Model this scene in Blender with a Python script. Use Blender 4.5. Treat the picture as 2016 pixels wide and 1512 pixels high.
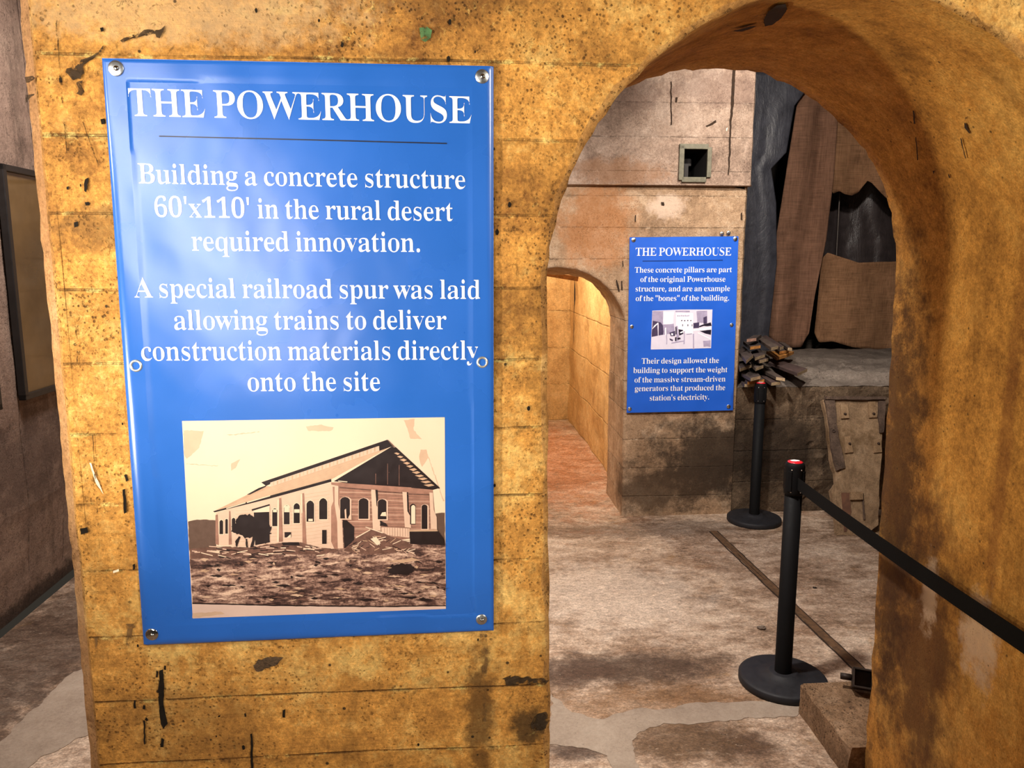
import bpy, bmesh, math, random
from mathutils import Vector, Matrix, noise as mnoise

for o in list(bpy.data.objects):
    bpy.data.objects.remove(o)
SC = bpy.context.scene
COL = SC.collection
random.seed(7)

# ------------------------------------------------------------------ camera, world, exposure, lights
EYE = 1.72                                   # height of the camera above the floor
PITCH = math.radians(9.0)
FPX = 1514.0                                 # focal length in pixels of the 2016 px wide frame
YAW = math.radians(4.5)                      # the walls are turned this much from square-on
cam = bpy.data.cameras.new('camera')
cam.sensor_width = 36.0
cam.lens = 36.0 * FPX / 2016.0
cam.clip_start = 0.05
co = bpy.data.objects.new('camera', cam)
COL.objects.link(co)
co.location = (0, 0, EYE)
co.rotation_euler = (math.pi / 2 - PITCH, 0, 0)
SC.camera = co
SC.view_settings.view_transform = 'Standard'
SC.view_settings.look = 'None'
SC.view_settings.exposure = -0.22
SC.view_settings.gamma = 1.0
SC.cycles.diffuse_bounces = 3
SC.cycles.max_bounces = 6
SC.cycles.adaptive_threshold = 0.025

CY, SY = math.cos(YAW), math.sin(YAW)


def W(s, d, z):
    """along-wall, into-depth, up -> world"""
    return Vector((s * CY - d * SY, s * SY + d * CY, z))


world = bpy.data.worlds.new('world')
SC.world = world
world.use_nodes = True
world.node_tree.nodes['Background'].inputs[0].default_value = (1.0, 0.86, 0.68, 1)
world.node_tree.nodes['Background'].inputs[1].default_value = 0.04


def area(name, loc, target, size, power, color, size_y=None, spread=None):
    l = bpy.data.lights.new(name, 'AREA')
    l.energy = power
    l.color = color
    l.size = size
    if size_y:
        l.shape = 'RECTANGLE'
        l.size_y = size_y
    if spread:
        l.spread = math.radians(spread)
    o = bpy.data.objects.new(name, l)
    COL.objects.link(o)
    o.location = loc
    o.rotation_euler = (Vector(target) - Vector(loc)).to_track_quat('-Z', 'Y').to_euler()
    return o


def spot(name, loc, target, angle, power, color, radius=0.05, blend=0.6):
    l = bpy.data.lights.new(name, 'SPOT')
    l.energy = power
    l.color = color
    l.spot_size = math.radians(angle)
    l.spot_blend = blend
    l.shadow_soft_size = radius
    o = bpy.data.objects.new(name, l)
    COL.objects.link(o)
    o.location = loc
    o.rotation_euler = (Vector(target) - Vector(loc)).to_track_quat('-Z', 'Y').to_euler()
    return o


# warm lamp beside the left end of the pier, throwing its light through the arch onto the right jamb
spot('arch_spotlight', W(-1.75, 0.62, 2.12), W(0.9, 1.62, 1.55), 150, 74, (1.0, 0.92, 0.76), 0.05, 0.9)
spot('vault_fill', W(-1.75, 0.62, 1.20), W(1.05, 1.62, 2.05), 56, 215, (1.0, 0.93, 0.74), 0.05, 0.9)  # second, low light added to brighten the vault; no lamp known there
# broad fill added to the right behind the camera to even the pier face
area('pier_fill', W(2.3, -0.9, 2.75), W(-0.3, 1.47, 1.45), 0.8, 108, (1.0, 0.93, 0.81), 0.5)
# added area light left of the camera, set to throw glare on the glossy banner
gl = area('banner_glare_light', W(-0.98, -0.05, 1.88), W(-0.48, 1.4655, 1.78), 0.38, 5.4, (1.0, 0.96, 0.94), 1.3, 70)
gl.rotation_euler.rotate_axis('Z', math.radians(38))
# spotlights in the middle space, shining away from the pier onto the floor and far pillar
spot('middle_spotlight', W(0.35, 2.45, 3.1), W(0.75, 4.1, 0.2), 110, 420, (1.0, 0.92, 0.85), 0.08, 0.8)
spot('pillar_spotlight', W(0.9, 2.45, 3.1), W(1.35, 5.0, 1.9), 75, 90, (1.0, 0.94, 0.88), 0.06, 0.8)
spot('cloth_fill', W(1.9, 3.6, 3.1), W(2.55, 6.4, 1.5), 95, 210, (1.0, 0.90, 0.80), 0.06, 0.8)  # light added to lift the dim cloths behind the ledge
# corridor behind the far doorway
pl = bpy.data.lights.new('corridor_bulb', 'POINT')
pl.energy = 105
pl.color = (1.0, 0.90, 0.72)
pl.shadow_soft_size = 0.06
po = bpy.data.objects.new('corridor_bulb', pl)
COL.objects.link(po)
po.location = W(0.62, 6.7, 2.15)
# light over the side aisle on the left
area('aisle_lamp', W(-1.3, 3.2, 3.0), W(-2.0, 3.7, 0.6), 0.4, 80, (1.0, 0.90, 0.84))

# ------------------------------------------------------------------ pixel of the photograph -> point on a real plane


def ray(px, py):
    a = (px - 1008.0) / FPX
    b = -(py - 756.0) / FPX
    return Vector((a, math.cos(PITCH) + b * math.sin(PITCH), -math.sin(PITCH) + b * math.cos(PITCH)))


def on_wall(px, py, d):
    """(s, z) on the wall plane at depth d"""
    r = ray(px, py)
    rd = -r.x * SY + r.y * CY
    t = d / rd
    return ((r.x * CY + r.y * SY) * t, EYE + r.z * t)


def on_side(px, py, s):
    """(d, z) on the plane of constant s"""
    r = ray(px, py)
    rs = r.x * CY + r.y * SY
    t = s / rs
    return ((-r.x * SY + r.y * CY) * t, EYE + r.z * t)


def on_level(px, py, z=0.0):
    """(s, d) on the horizontal plane at height z"""
    r = ray(px, py)
    t = (z - EYE) / r.z
    return ((r.x * CY + r.y * SY) * t, (-r.x * SY + r.y * CY) * t)


# ------------------------------------------------------------------ scene helpers


def tag(o, label=None, category=None, group=None, kind=None):
    if label:
        o['label'] = label
    if category:
        o['category'] = category
    if group:
        o['group'] = group
    if kind:
        o['kind'] = kind
    return o


def thing(name, loc, label, category, group=None):
    o = bpy.data.objects.new(name, None)
    o.empty_display_size = 0.05
    COL.objects.link(o)
    o.location = loc
    return tag(o, label, category, group)


def origin_of(o):
    p = Vector((0, 0, 0))
    while o is not None:
        p += o.location
        o = o.parent
    return p


class MB:
    """collects faces in world coordinates and links them as one mesh object"""

    def __init__(self):
        self.v, self.f, self.m, self.s = [], [], [], []
        self.cur = 0
        self.smooth = False

    def add(self, verts, faces):
        b = len(self.v)
        self.v += [Vector(p) for p in verts]
        for f in faces:
            self.f.append([b + i for i in f])
            self.m.append(self.cur)
            self.s.append(self.smooth)

    def poly(self, pts):
        self.add(pts, [list(range(len(pts)))])

    def grid(self, fn, nu, nv, closed_u=False):
        pts = [fn(i / nu, j / nv) for j in range(nv + 1) for i in range(nu + (0 if closed_u else 1))]
        n = nu if closed_u else nu + 1
        fs = []
        for j in range(nv):
            for i in range(nu):
                a = j * n + i
                b = j * n + (i + 1) % n
                fs.append([a, b, b + n, a + n])
        self.add(pts, fs)

    def box(self, c, sx, sy, sz, ax=None, bevel=0.0, seg=2):
        """box centred at c with full sizes; ax = (X, Y, Z) unit axes"""
        ax = ax or (Vector((1, 0, 0)), Vector((0, 1, 0)), Vector((0, 0, 1)))
        bm = bmesh.new()
        bmesh.ops.create_cube(bm, size=1.0)
        for v in bm.verts:
            v.co = Vector((v.co.x * sx, v.co.y * sy, v.co.z * sz))
        if bevel > 0:
            bmesh.ops.bevel(bm, geom=list(bm.edges), offset=bevel, segments=seg, profile=0.6, affect='EDGES')
        c = Vector(c)
        vs = [c + ax[0] * v.co.x + ax[1] * v.co.y + ax[2] * v.co.z for v in bm.verts]
        bm.verts.index_update()
        self.add(vs, [[v.index for v in f.verts] for f in bm.faces])
        bm.free()

    def lathe(self, prof, c, axis=Vector((0, 0, 1)), n=48, caps=True):
        """prof = [(radius, height)...] turned about axis at c"""
        axis = Vector(axis).normalized()
        t = Vector((1, 0, 0)) if abs(axis.x) < 0.9 else Vector((0, 1, 0))
        X = axis.cross(t).normalized()
        Y = axis.cross(X)
        c = Vector(c)
        vs, fs = [], []
        for (r, h) in prof:
            for k in range(n):
                a = 2 * math.pi * k / n
                vs.append(c + axis * h + X * (r * math.cos(a)) + Y * (r * math.sin(a)))
        for j in range(len(prof) - 1):
            for k in range(n):
                a, b = j * n + k, j * n + (k + 1) % n
                fs.append([a, b, b + n, a + n])
        if caps:
            if prof[0][0] > 1e-5:
                fs.append([k for k in range(n)][::-1])
            if prof[-1][0] > 1e-5:
                fs.append([(len(prof) - 1) * n + k for k in range(n)])
        self.add(vs, fs)

    def tube(self, pts, r, n=10):
        pts = [Vector(p) for p in pts]
        vs, fs = [], []
        for i, p in enumerate(pts):
            d = (pts[min(i + 1, len(pts) - 1)] - pts[max(i - 1, 0)]).normalized()
            t = Vector((0, 0, 1)) if abs(d.z) < 0.9 else Vector((1, 0, 0))
            X = d.cross(t).normalized()
            Y = d.cross(X)
            for k in range(n):
                a = 2 * math.pi * k / n
                vs.append(p + X * (r * math.cos(a)) + Y * (r * math.sin(a)))
        for j in range(len(pts) - 1):
            for k in range(n):
                a, b = j * n + k, j * n + (k + 1) % n
                fs.append([a, b, b + n, a + n])
        fs.append(list(range(n))[::-1])
        fs.append([(len(pts) - 1) * n + k for k in range(n)])
        self.add(vs, fs)

    def prism(self, bottom, top):
        n = len(bottom)
        self.add(list(bottom) + list(top), [list(range(n))[::-1], list(range(n, 2 * n))] +
                 [[i, (i + 1) % n, n + (i + 1) % n, n + i] for i in range(n)])

    def build(self, name, mats, parent=None, weld=0.0, fix=True):
        if not isinstance(mats, (list, tuple)):
            mats = [mats]
        off = origin_of(parent) if parent is not None else Vector((0, 0, 0))
        me = bpy.data.meshes.new(name)
        me.from_pydata([p - off for p in self.v], [], self.f)
        for m in mats:
            me.materials.append(m)
        for p, mi, sm in zip(me.polygons, self.m, self.s):
            p.material_index = mi
            p.use_smooth = sm
        if weld or fix:
            bm = bmesh.new()
            bm.from_mesh(me)
            if weld:
                bmesh.ops.remove_doubles(bm, verts=bm.verts, dist=weld)
            if fix:
                bmesh.ops.recalc_face_normals(bm, faces=bm.faces)
            bm.to_mesh(me)
            bm.free()
        me.update()
        o = bpy.data.objects.new(name, me)
        COL.objects.link(o)
        if parent is not None:
            o.parent = parent
        return o


def nz(x, y, z, seed=0.0):
    return mnoise.noise(Vector((x + seed * 13.7, y - seed * 7.3, z + seed * 3.1)))


def fbm(x, y, z, seed=0.0, oct=3):
    a, v, f = 1.0, 0.0, 1.0
    for _ in range(oct):
        v += a * nz(x * f, y * f, z * f, seed)
        a *= 0.5
        f *= 2.03
    return v


# ------------------------------------------------------------------ node helpers


class NT:
    def __init__(self, name):
        self.cache = {}
        self.mat = bpy.data.materials.new(name)
        self.mat.use_nodes = True
        self.t = self.mat.node_tree
        self.p = self.t.nodes['Principled BSDF']

    def new(self, typ, **kw):
        n = self.t.nodes.new(typ)
        for k, v in kw.items():
            setattr(n, k, v)
        return n

    def set(self, sock, v):
        if hasattr(v, 'is_output'):
            self.t.links.new(v, sock)
        elif isinstance(v, (tuple, list)) and len(v) == 3 and sock.type == 'RGBA':
            sock.default_value = (*v, 1)
        else:
            sock.default_value = v

    def math(self, op, a, b=0.0, c=None, clamp=False):
        n = self.new('ShaderNodeMath', operation=op)
        n.use_clamp = clamp
        self.set(n.inputs[0], a)
        self.set(n.inputs[1], b)
        if c is not None:
            self.set(n.inputs[2], c)
        return n.outputs[0]

    def vmath(self, op, a, b=(0, 0, 0)):
        n = self.new('ShaderNodeVectorMath', operation=op)
        self.set(n.inputs[0], a)
        self.set(n.inputs[1], b)
        return n.outputs['Value'] if op in ('LENGTH', 'DOT_PRODUCT') else n.outputs[0]

    def mix(self, fac, a, b, blend='MIX'):
        n = self.new('ShaderNodeMix', data_type='RGBA', blend_type=blend)
        self.set(n.inputs[0], fac)
        self.set(n.inputs[6], a)
        self.set(n.inputs[7], b)
        return n.outputs[2]

    def noise(self, vec, scale, detail=4.0, rough=0.55, dist=0.0):
        key = (id(vec) if not hasattr(vec, 'node') else (vec.node.name, vec.name), round(scale, 2), detail, rough, dist)
        if key in self.cache:
            return self.cache[key]
        n = self.new('ShaderNodeTexNoise')
        self.set(n.inputs['Vector'], vec)
        n.inputs['Scale'].default_value = scale
        n.inputs['Detail'].default_value = detail
        n.inputs['Roughness'].default_value = rough
        n.inputs['Distortion'].default_value = dist
        self.cache[key] = n.outputs[0]
        return n.outputs[0]

    def vor(self, vec, scale, feature='F1', rand=1.0):
        n = self.new('ShaderNodeTexVoronoi', feature=feature)
        self.set(n.inputs['Vector'], vec)
        n.inputs['Scale'].default_value = scale
        n.inputs['Randomness'].default_value = rand
        return n.outputs['Distance']

    def rng(self, v, a, b, c=0.0, d=1.0, smooth=False):
        n = self.new('ShaderNodeMapRange')
        if smooth:
            n.interpolation_type = 'SMOOTHSTEP'
        self.set(n.inputs[0], v)
        for i, k in enumerate((a, b, c, d)):
            n.inputs[1 + i].default_value = k
        return n.outputs[0]

    def ramp(self, fac, stops):
        n = self.new('ShaderNodeValToRGB')
        self.set(n.inputs[0], fac)
        e = n.color_ramp.elements
        while len(e) < len(stops):
            e.new(0.5)
        for el, (p, c) in zip(e, stops):
            el.position = p
            el.color = (*c, 1)
        return n.outputs[0]

    def mapping(self, vec, loc=(0, 0, 0), rot=(0, 0, 0), scale=(1, 1, 1)):
        n = self.new('ShaderNodeMapping')
        self.set(n.inputs[0], vec)
        n.inputs[1].default_value = loc
        n.inputs[2].default_value = rot
        n.inputs[3].default_value = scale
        return n.outputs[0]

    def coords(self):
        """object coordinates turned into (s, d, z)"""
        tc = self.new('ShaderNodeTexCoord')
        return self.mapping(tc.outputs['Object'], rot=(0, 0, -YAW))

    def xyz(self, vec):
        n = self.new('ShaderNodeSeparateXYZ')
        self.set(n.inputs[0], vec)
        return n.outputs

    def bump(self, h, strength, dist, normal=None):
        n = self.new('ShaderNodeBump')
        n.inputs['Strength'].default_value = strength
        n.inputs['Distance'].default_value = dist
        self.set(n.inputs['Height'], h)
        if normal is not None:
            self.set(n.inputs['Normal'], normal)
        return n.outputs[0]

    def out(self, color, rough=0.8, normal=None, metallic=0.0, spec=0.5):
        self.set(self.p.inputs['Base Color'], color)
        self.set(self.p.inputs['Roughness'], rough)
        self.p.inputs['Metallic'].default_value = metallic
        self.p.inputs['Specular IOR Level'].default_value = spec
        if normal is not None:
            self.set(self.p.inputs['Normal'], normal)
        return self.mat


def srgb(r, g, b):
    def f(c):
        c /= 255.0
        return c / 12.92 if c <= 0.04045 else ((c + 0.055) / 1.055) ** 2.4
    return (f(r), f(g), f(b))


def concrete(name, dark, mid, light, board=0.148, off=0.0, seam=0.7, pit=0.5, streak=0.4, bump=0.6, tint=0.25,
             stains_shade=(), boards_axis='z', grain=0.5, contrast=1.0, rough=0.9, size=1.0, specks=0.5, pale=0.0, grit=0.28):
    """board-marked old concrete; colours are linear; stains = [(colour, centre sdz, radii sdz, strength)]"""
    k = NT(name)
    v = k.coords()
    x, y, z = k.xyz(v)[0:3]
    big = k.noise(v, 1.7 * size, 7, 0.62, 0.4)
    med = k.noise(v, 9 * size, 6, 0.65, 0.2)
    fine = k.noise(v, 70 * size, 5, 0.7)
    f = k.math('ADD', k.math('MULTIPLY', big, 0.44), k.math('ADD', k.math('MULTIPLY', med, 0.32), k.math('MULTIPLY', fine, 0.24)))
    w = 0.15 / contrast
    col = k.ramp(f, [(max(0.0, 0.5 - w * 1.15), dark), (0.5, mid), (min(1.0, 0.5 + w * 1.15), light)])
    h = k.math('ADD', k.math('MULTIPLY', med, 0.5), k.math('MULTIPLY', fine, 0.35))
    if boards_axis:
        ax = {'x': x, 'y': y, 'z': z}[boards_axis]
        wob = k.math('MULTIPLY', k.math('SUBTRACT', k.noise(v, 3.0, 3, 0.6), 0.5), 0.012)
        u = k.math('DIVIDE', k.math('ADD', k.math('ADD', ax, wob), off), board)
        cell = k.math('FLOOR', u)
        wn = k.new('ShaderNodeTexWhiteNoise', noise_dimensions='1D')
        k.set(wn.inputs['W'], cell)
        tv = k.rng(wn.outputs['Value'], 0, 1, 1 - tint, 1 + tint * 0.6)
        tn = k.new('ShaderNodeCombineColor')
        for i in range(3):
            k.set(tn.inputs[i], tv)
        col = k.mix(1.0, col, tn.outputs[0], 'MULTIPLY')
        fr = k.math('ABSOLUTE', k.math('SUBTRACT', k.math('FRACT', u), 0.5))     # .5 at a seam
        wid = k.noise(v, 8, 6, 0.75)
        sm = k.math('MULTIPLY', k.rng(fr, 0.478, 0.494, 0, 1, True), k.rng(wid, 0.42, 0.60, 0.10, 1.0))
        soft = k.math('MULTIPLY', k.rng(fr, 0.40, 0.5, 0, 1, True), k.rng(k.noise(v, 14, 6, 0.8), 0.50, 0.66, 0, 1))
        col = k.mix(k.math('MULTIPLY', sm, seam), col, tuple(c * 0.28 for c in dark))
        col = k.mix(k.math('MULTIPLY', soft, seam * 0.75), col, tuple(c * 0.45 for c in dark))
        chip = k.math('MULTIPLY', k.rng(fr, 0.455, 0.485, 0, 1, True), k.rng(k.noise(v, 22, 7, 0.8), 0.53, 0.62, 0, 1))
        col = k.mix(k.math('MULTIPLY', chip, seam * 0.9), col, tuple(min(1, c * 1.45) for c in light))
        h = k.math('SUBTRACT', h, k.math('MULTIPLY', sm, 0.9))
        if grain:
            sc = {'z': (2.2, 2.2, 60), 'y': (2.2, 60, 2.2), 'x': (60, 2.2, 2.2)}[boards_axis]
            g = k.noise(k.mapping(v, scale=sc), 1.0, 4, 0.7, 1.5)
            col = k.mix(k.math('MULTIPLY', k.rng(g, 0.54, 0.75), grain * 0.5), col, dark)
            h = k.math('ADD', h, k.math('MULTIPLY', g, grain * 0.35))
    gr = k.rng(k.noise(v, 190, 4, 0.75), 0.32, 0.68, 1 - grit, 1 + grit * 0.75)
    g2 = k.rng(k.noise(v, 34, 6, 0.75), 0.34, 0.66, 1 - grit * 0.7, 1 + grit * 0.5)
    cg = k.new('ShaderNodeCombineColor')
    gm = k.math('MULTIPLY', gr, g2)
    for i in range(3):
        k.set(cg.inputs[i], gm)
    col = k.mix(1.0, col, cg.outputs[0], 'MULTIPLY')
    if streak:
        st = k.noise(k.mapping(v, scale=(5, 5, 0.7)), 1.0, 7, 0.68, 0.3)
        col = k.mix(k.math('MULTIPLY', k.rng(st, 0.53, 0.72, 0, 1, True), streak), col, tuple(c * 0.55 for c in dark))
    if pale:
        pn = k.noise(v, 4.5 * size, 8, 0.72, 0.5)
        col = k.mix(k.math('MULTIPLY', k.rng(pn, 0.57, 0.68, 0, 1, True), pale), col, tuple(min(1, c * 1.35 + 0.03) for c in light))
    for (sc_, c_, r_, a_) in stains_shade:
        dv = k.vmath('MULTIPLY', k.vmath('SUBTRACT', v, c_), tuple(1.0 / q for q in r_))
        L = k.math('ADD', k.vmath('LENGTH', dv), k.math('MULTIPLY', k.math('SUBTRACT', k.noise(v, min((26.0, 13.0, 7.0), key=lambda q: abs(q - 1.5 / min(r_))), 6, 0.72), 0.5), 2.1))
        col = k.mix(k.math('MULTIPLY', k.rng(L, 1.15, 0.45, 0, 1, True), a_), col, sc_)
    if pit:
        mask = k.rng(k.noise(v, 5, 6, 0.75), 0.46, 0.66, 0.0, 1)
        vd = k.math('ADD', k.vor(v, 120 * size), k.math('MULTIPLY', k.math('SUBTRACT', fine, 0.5), 0.9))
        p1 = k.math('MULTIPLY', k.rng(vd, 0.28, 0.14), mask)
        wd = k.noise(k.mapping(v, scale=(1, 1, 0.8)), 62 * size, 7, 0.82, 0.9)
        p2 = k.math('MULTIPLY', k.rng(wd, 0.585, 0.68), k.rng(k.noise(v, 3.3, 6, 0.75), 0.46, 0.66))
        p = k.math('MAXIMUM', p1, k.math('MULTIPLY', p2, 0.8))
        col = k.mix(k.math('MULTIPLY', p, pit), col, tuple(c * 0.22 for c in dark))
        h = k.math('SUBTRACT', h, k.math('MULTIPLY', p, 0.8))
        bm_ = k.rng(k.noise(v, 48 * size, 7, 0.82, 0.8), 0.58, 0.70)
        col = k.mix(k.math('MULTIPLY', k.math('MULTIPLY', bm_, mask), pit * 0.7), col, tuple(min(1, c * 1.4) for c in light))
    if specks:
        sv = k.vor(v, 26 * size)
        s1 = k.math('MULTIPLY', k.rng(sv, 0.105, 0.07), k.rng(k.noise(v, 6.0, 3, 0.6), 0.45, 0.55))
        col = k.mix(k.math('MULTIPLY', s1, specks), col, (0.012, 0.009, 0.006))
    k.out(col, rough, k.bump(h, bump, 0.012), spec=0.25)
    return k.mat


def plain(name, col, rough=0.6, metallic=0.0, var=0.15, scale=30.0, bump=0.0, spec=0.5):
    k = NT(name)
    tc = k.new('ShaderNodeTexCoord')
    n = k.noise(tc.outputs['Object'], scale, 4, 0.6)
    c = k.mix(k.rng(n, 0.3, 0.7, 0, 1), tuple(q * (1 - var) for q in col), tuple(min(1, q * (1 + var)) for q in col))
    r = k.rng(n, 0.3, 0.7, max(0.02, rough - 0.06), min(1, rough + 0.06))
    return k.out(c, r, k.bump(n, bump, 0.004) if bump else None, metallic, spec)

# ------------------------------------------------------------------ materials of the place
M_front = concrete('ochre concrete', srgb(120, 76, 34), srgb(204, 144, 68), srgb(240, 196, 116), off=0.090, board=0.1355, grit=0.34, seam=0.65, pit=0.9, streak=0.5,
                   tint=0.20, contrast=1.3, specks=0.9, pale=0.25, bump=0.7,
                   stains_shade=[(srgb(92, 62, 30), W(0, 0, 0) + Vector((0.05, 1.465, 0.80)), (0.035, 0.3, 0.16), 0.8),
                           (srgb(60, 44, 26), Vector((0.150, 1.465, 0.76)), (0.045, 0.3, 0.055), 0.85),
                           (srgb(96, 66, 36), Vector((-0.62, 1.465, 1.78)), (0.10, 0.3, 0.05), 0.6),
                           (srgb(104, 70, 34), Vector((-0.55, 1.465, 0.80)), (0.20, 0.3, 0.10), 0.45),
                           (srgb(196, 164, 120), Vector((-0.45, 1.465, 2.15)), (0.35, 0.3, 0.06), 0.5),
                           (srgb(110, 74, 34), Vector((0.02, 1.465, 2.20)), (0.16, 0.3, 0.05), 0.5)])
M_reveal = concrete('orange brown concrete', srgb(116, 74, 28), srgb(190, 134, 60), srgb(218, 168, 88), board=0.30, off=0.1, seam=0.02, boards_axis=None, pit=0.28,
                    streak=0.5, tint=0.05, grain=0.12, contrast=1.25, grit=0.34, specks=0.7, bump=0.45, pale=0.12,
                    stains_shade=[(srgb(74, 44, 24), Vector((1.31, 1.98, 0.60)), (0.3, 0.24, 0.50), 0.85),  # these two dark patches mix real stains with painted-in shade of the jamb
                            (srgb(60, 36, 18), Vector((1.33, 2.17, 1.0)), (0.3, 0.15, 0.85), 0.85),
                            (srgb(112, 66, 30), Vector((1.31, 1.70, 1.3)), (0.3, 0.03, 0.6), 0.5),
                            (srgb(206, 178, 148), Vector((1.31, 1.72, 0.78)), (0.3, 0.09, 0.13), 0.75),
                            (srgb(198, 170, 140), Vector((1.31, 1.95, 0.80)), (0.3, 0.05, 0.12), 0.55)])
M_edge = concrete('worn edge concrete', srgb(120, 78, 40), srgb(186, 134, 72), srgb(222, 178, 108), board=0.6, seam=0.1, pit=0.6, streak=0.5,
                  grain=0.0, contrast=1.2, bump=1.0, tint=0.05, pale=0.7)
M_chamfer = concrete('pale chamfer concrete', srgb(128, 84, 48), srgb(186, 138, 92), srgb(214, 176, 130), board=0.8, seam=0.1, pit=0.25, streak=0.9,
                     grain=0.0, contrast=0.9, bump=0.6, tint=0.05)
M_far = concrete('tan pillar concrete', srgb(120, 94, 70), srgb(172, 142, 112), srgb(204, 180, 152), off=0.06, board=0.20, seam=0.55, pit=0.35, streak=0.35,
                 tint=0.12, grain=0.25, contrast=1.3, specks=0.35, bump=0.6, pale=0.3,
                 stains_shade=[(srgb(178, 112, 56), Vector((0.95, 4.985, 1.95)), (0.28, 0.3, 0.35), 0.55),
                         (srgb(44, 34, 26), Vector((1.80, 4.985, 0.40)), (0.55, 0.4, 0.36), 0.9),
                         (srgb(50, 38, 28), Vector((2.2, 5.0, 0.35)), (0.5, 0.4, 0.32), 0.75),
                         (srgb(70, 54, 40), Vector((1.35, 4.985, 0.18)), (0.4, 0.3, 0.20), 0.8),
                         (srgb(120, 92, 78), Vector((1.0, 4.98, 2.62)), (0.5, 0.3, 0.20), 0.35),
                         (srgb(214, 190, 170), Vector((1.40, 4.985, 2.08)), (0.13, 0.3, 0.10), 0.6)])
M_upper = concrete('mauve grey concrete', srgb(108, 88, 76), srgb(166, 142, 124), srgb(198, 176, 158), off=0.02, board=0.21, seam=0.5, pit=0.3, streak=0.4,
                   tint=0.12, grain=0.2, contrast=1.3, specks=0.35, bump=0.6, pale=0.25,
                   stains_shade=[(srgb(112, 90, 80), Vector((1.70, 4.95, 2.80)), (0.4, 0.3, 0.13), 0.55),
                           (srgb(150, 108, 74), Vector((1.05, 4.95, 2.28)), (0.35, 0.3, 0.10), 0.55),
                           (srgb(110, 86, 76), Vector((1.15, 4.95, 2.75)), (0.25, 0.3, 0.12), 0.45)])
M_grey = concrete('grey aisle concrete', srgb(84, 68, 58), srgb(134, 112, 98), srgb(164, 142, 124), board=0.35, seam=0.3, pit=0.5, streak=0.6, tint=0.1,
                  grain=0.1, contrast=1.0, bump=0.8, boards_axis='y', specks=0.4,
                  stains_shade=[(srgb(44, 34, 28), Vector((-2.1, 3.6, 0.0)), (0.3, 2.4, 0.10), 0.8),
                          (srgb(64, 50, 44), Vector((-2.1, 3.9, 0.75)), (0.3, 0.5, 0.3), 0.6)])
M_corr = concrete('amber corridor concrete', srgb(150, 108, 62), srgb(212, 176, 122), srgb(232, 204, 156), board=0.4, seam=0.3, pit=0.35, streak=0.3, tint=0.06,
                  grain=0.1, contrast=0.9, bump=0.8)
M_ledge = concrete('dirty ledge concrete', srgb(54, 42, 32), srgb(100, 82, 64), srgb(144, 122, 98), board=0.22, off=0.0, seam=0.5, pit=0.5, streak=0.7, tint=0.1,
                   grain=0.1, contrast=1.0, bump=1.0, pale=0.2,
                   stains_shade=[(srgb(36, 27, 20), Vector((2.0, 5.0, 0.45)), (0.8, 0.3, 0.28), 0.75)])
M_slab = concrete('grey ledge slab', srgb(74, 64, 56), srgb(120, 108, 98), srgb(150, 138, 126), board=0.6, boards_axis=None, pit=0.4, streak=0.0, bump=1.0)
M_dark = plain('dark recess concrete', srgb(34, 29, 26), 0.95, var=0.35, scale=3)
M_ceil = plain('sooty ceiling concrete', srgb(96, 78, 58), 0.95, var=0.3, scale=2)


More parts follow.
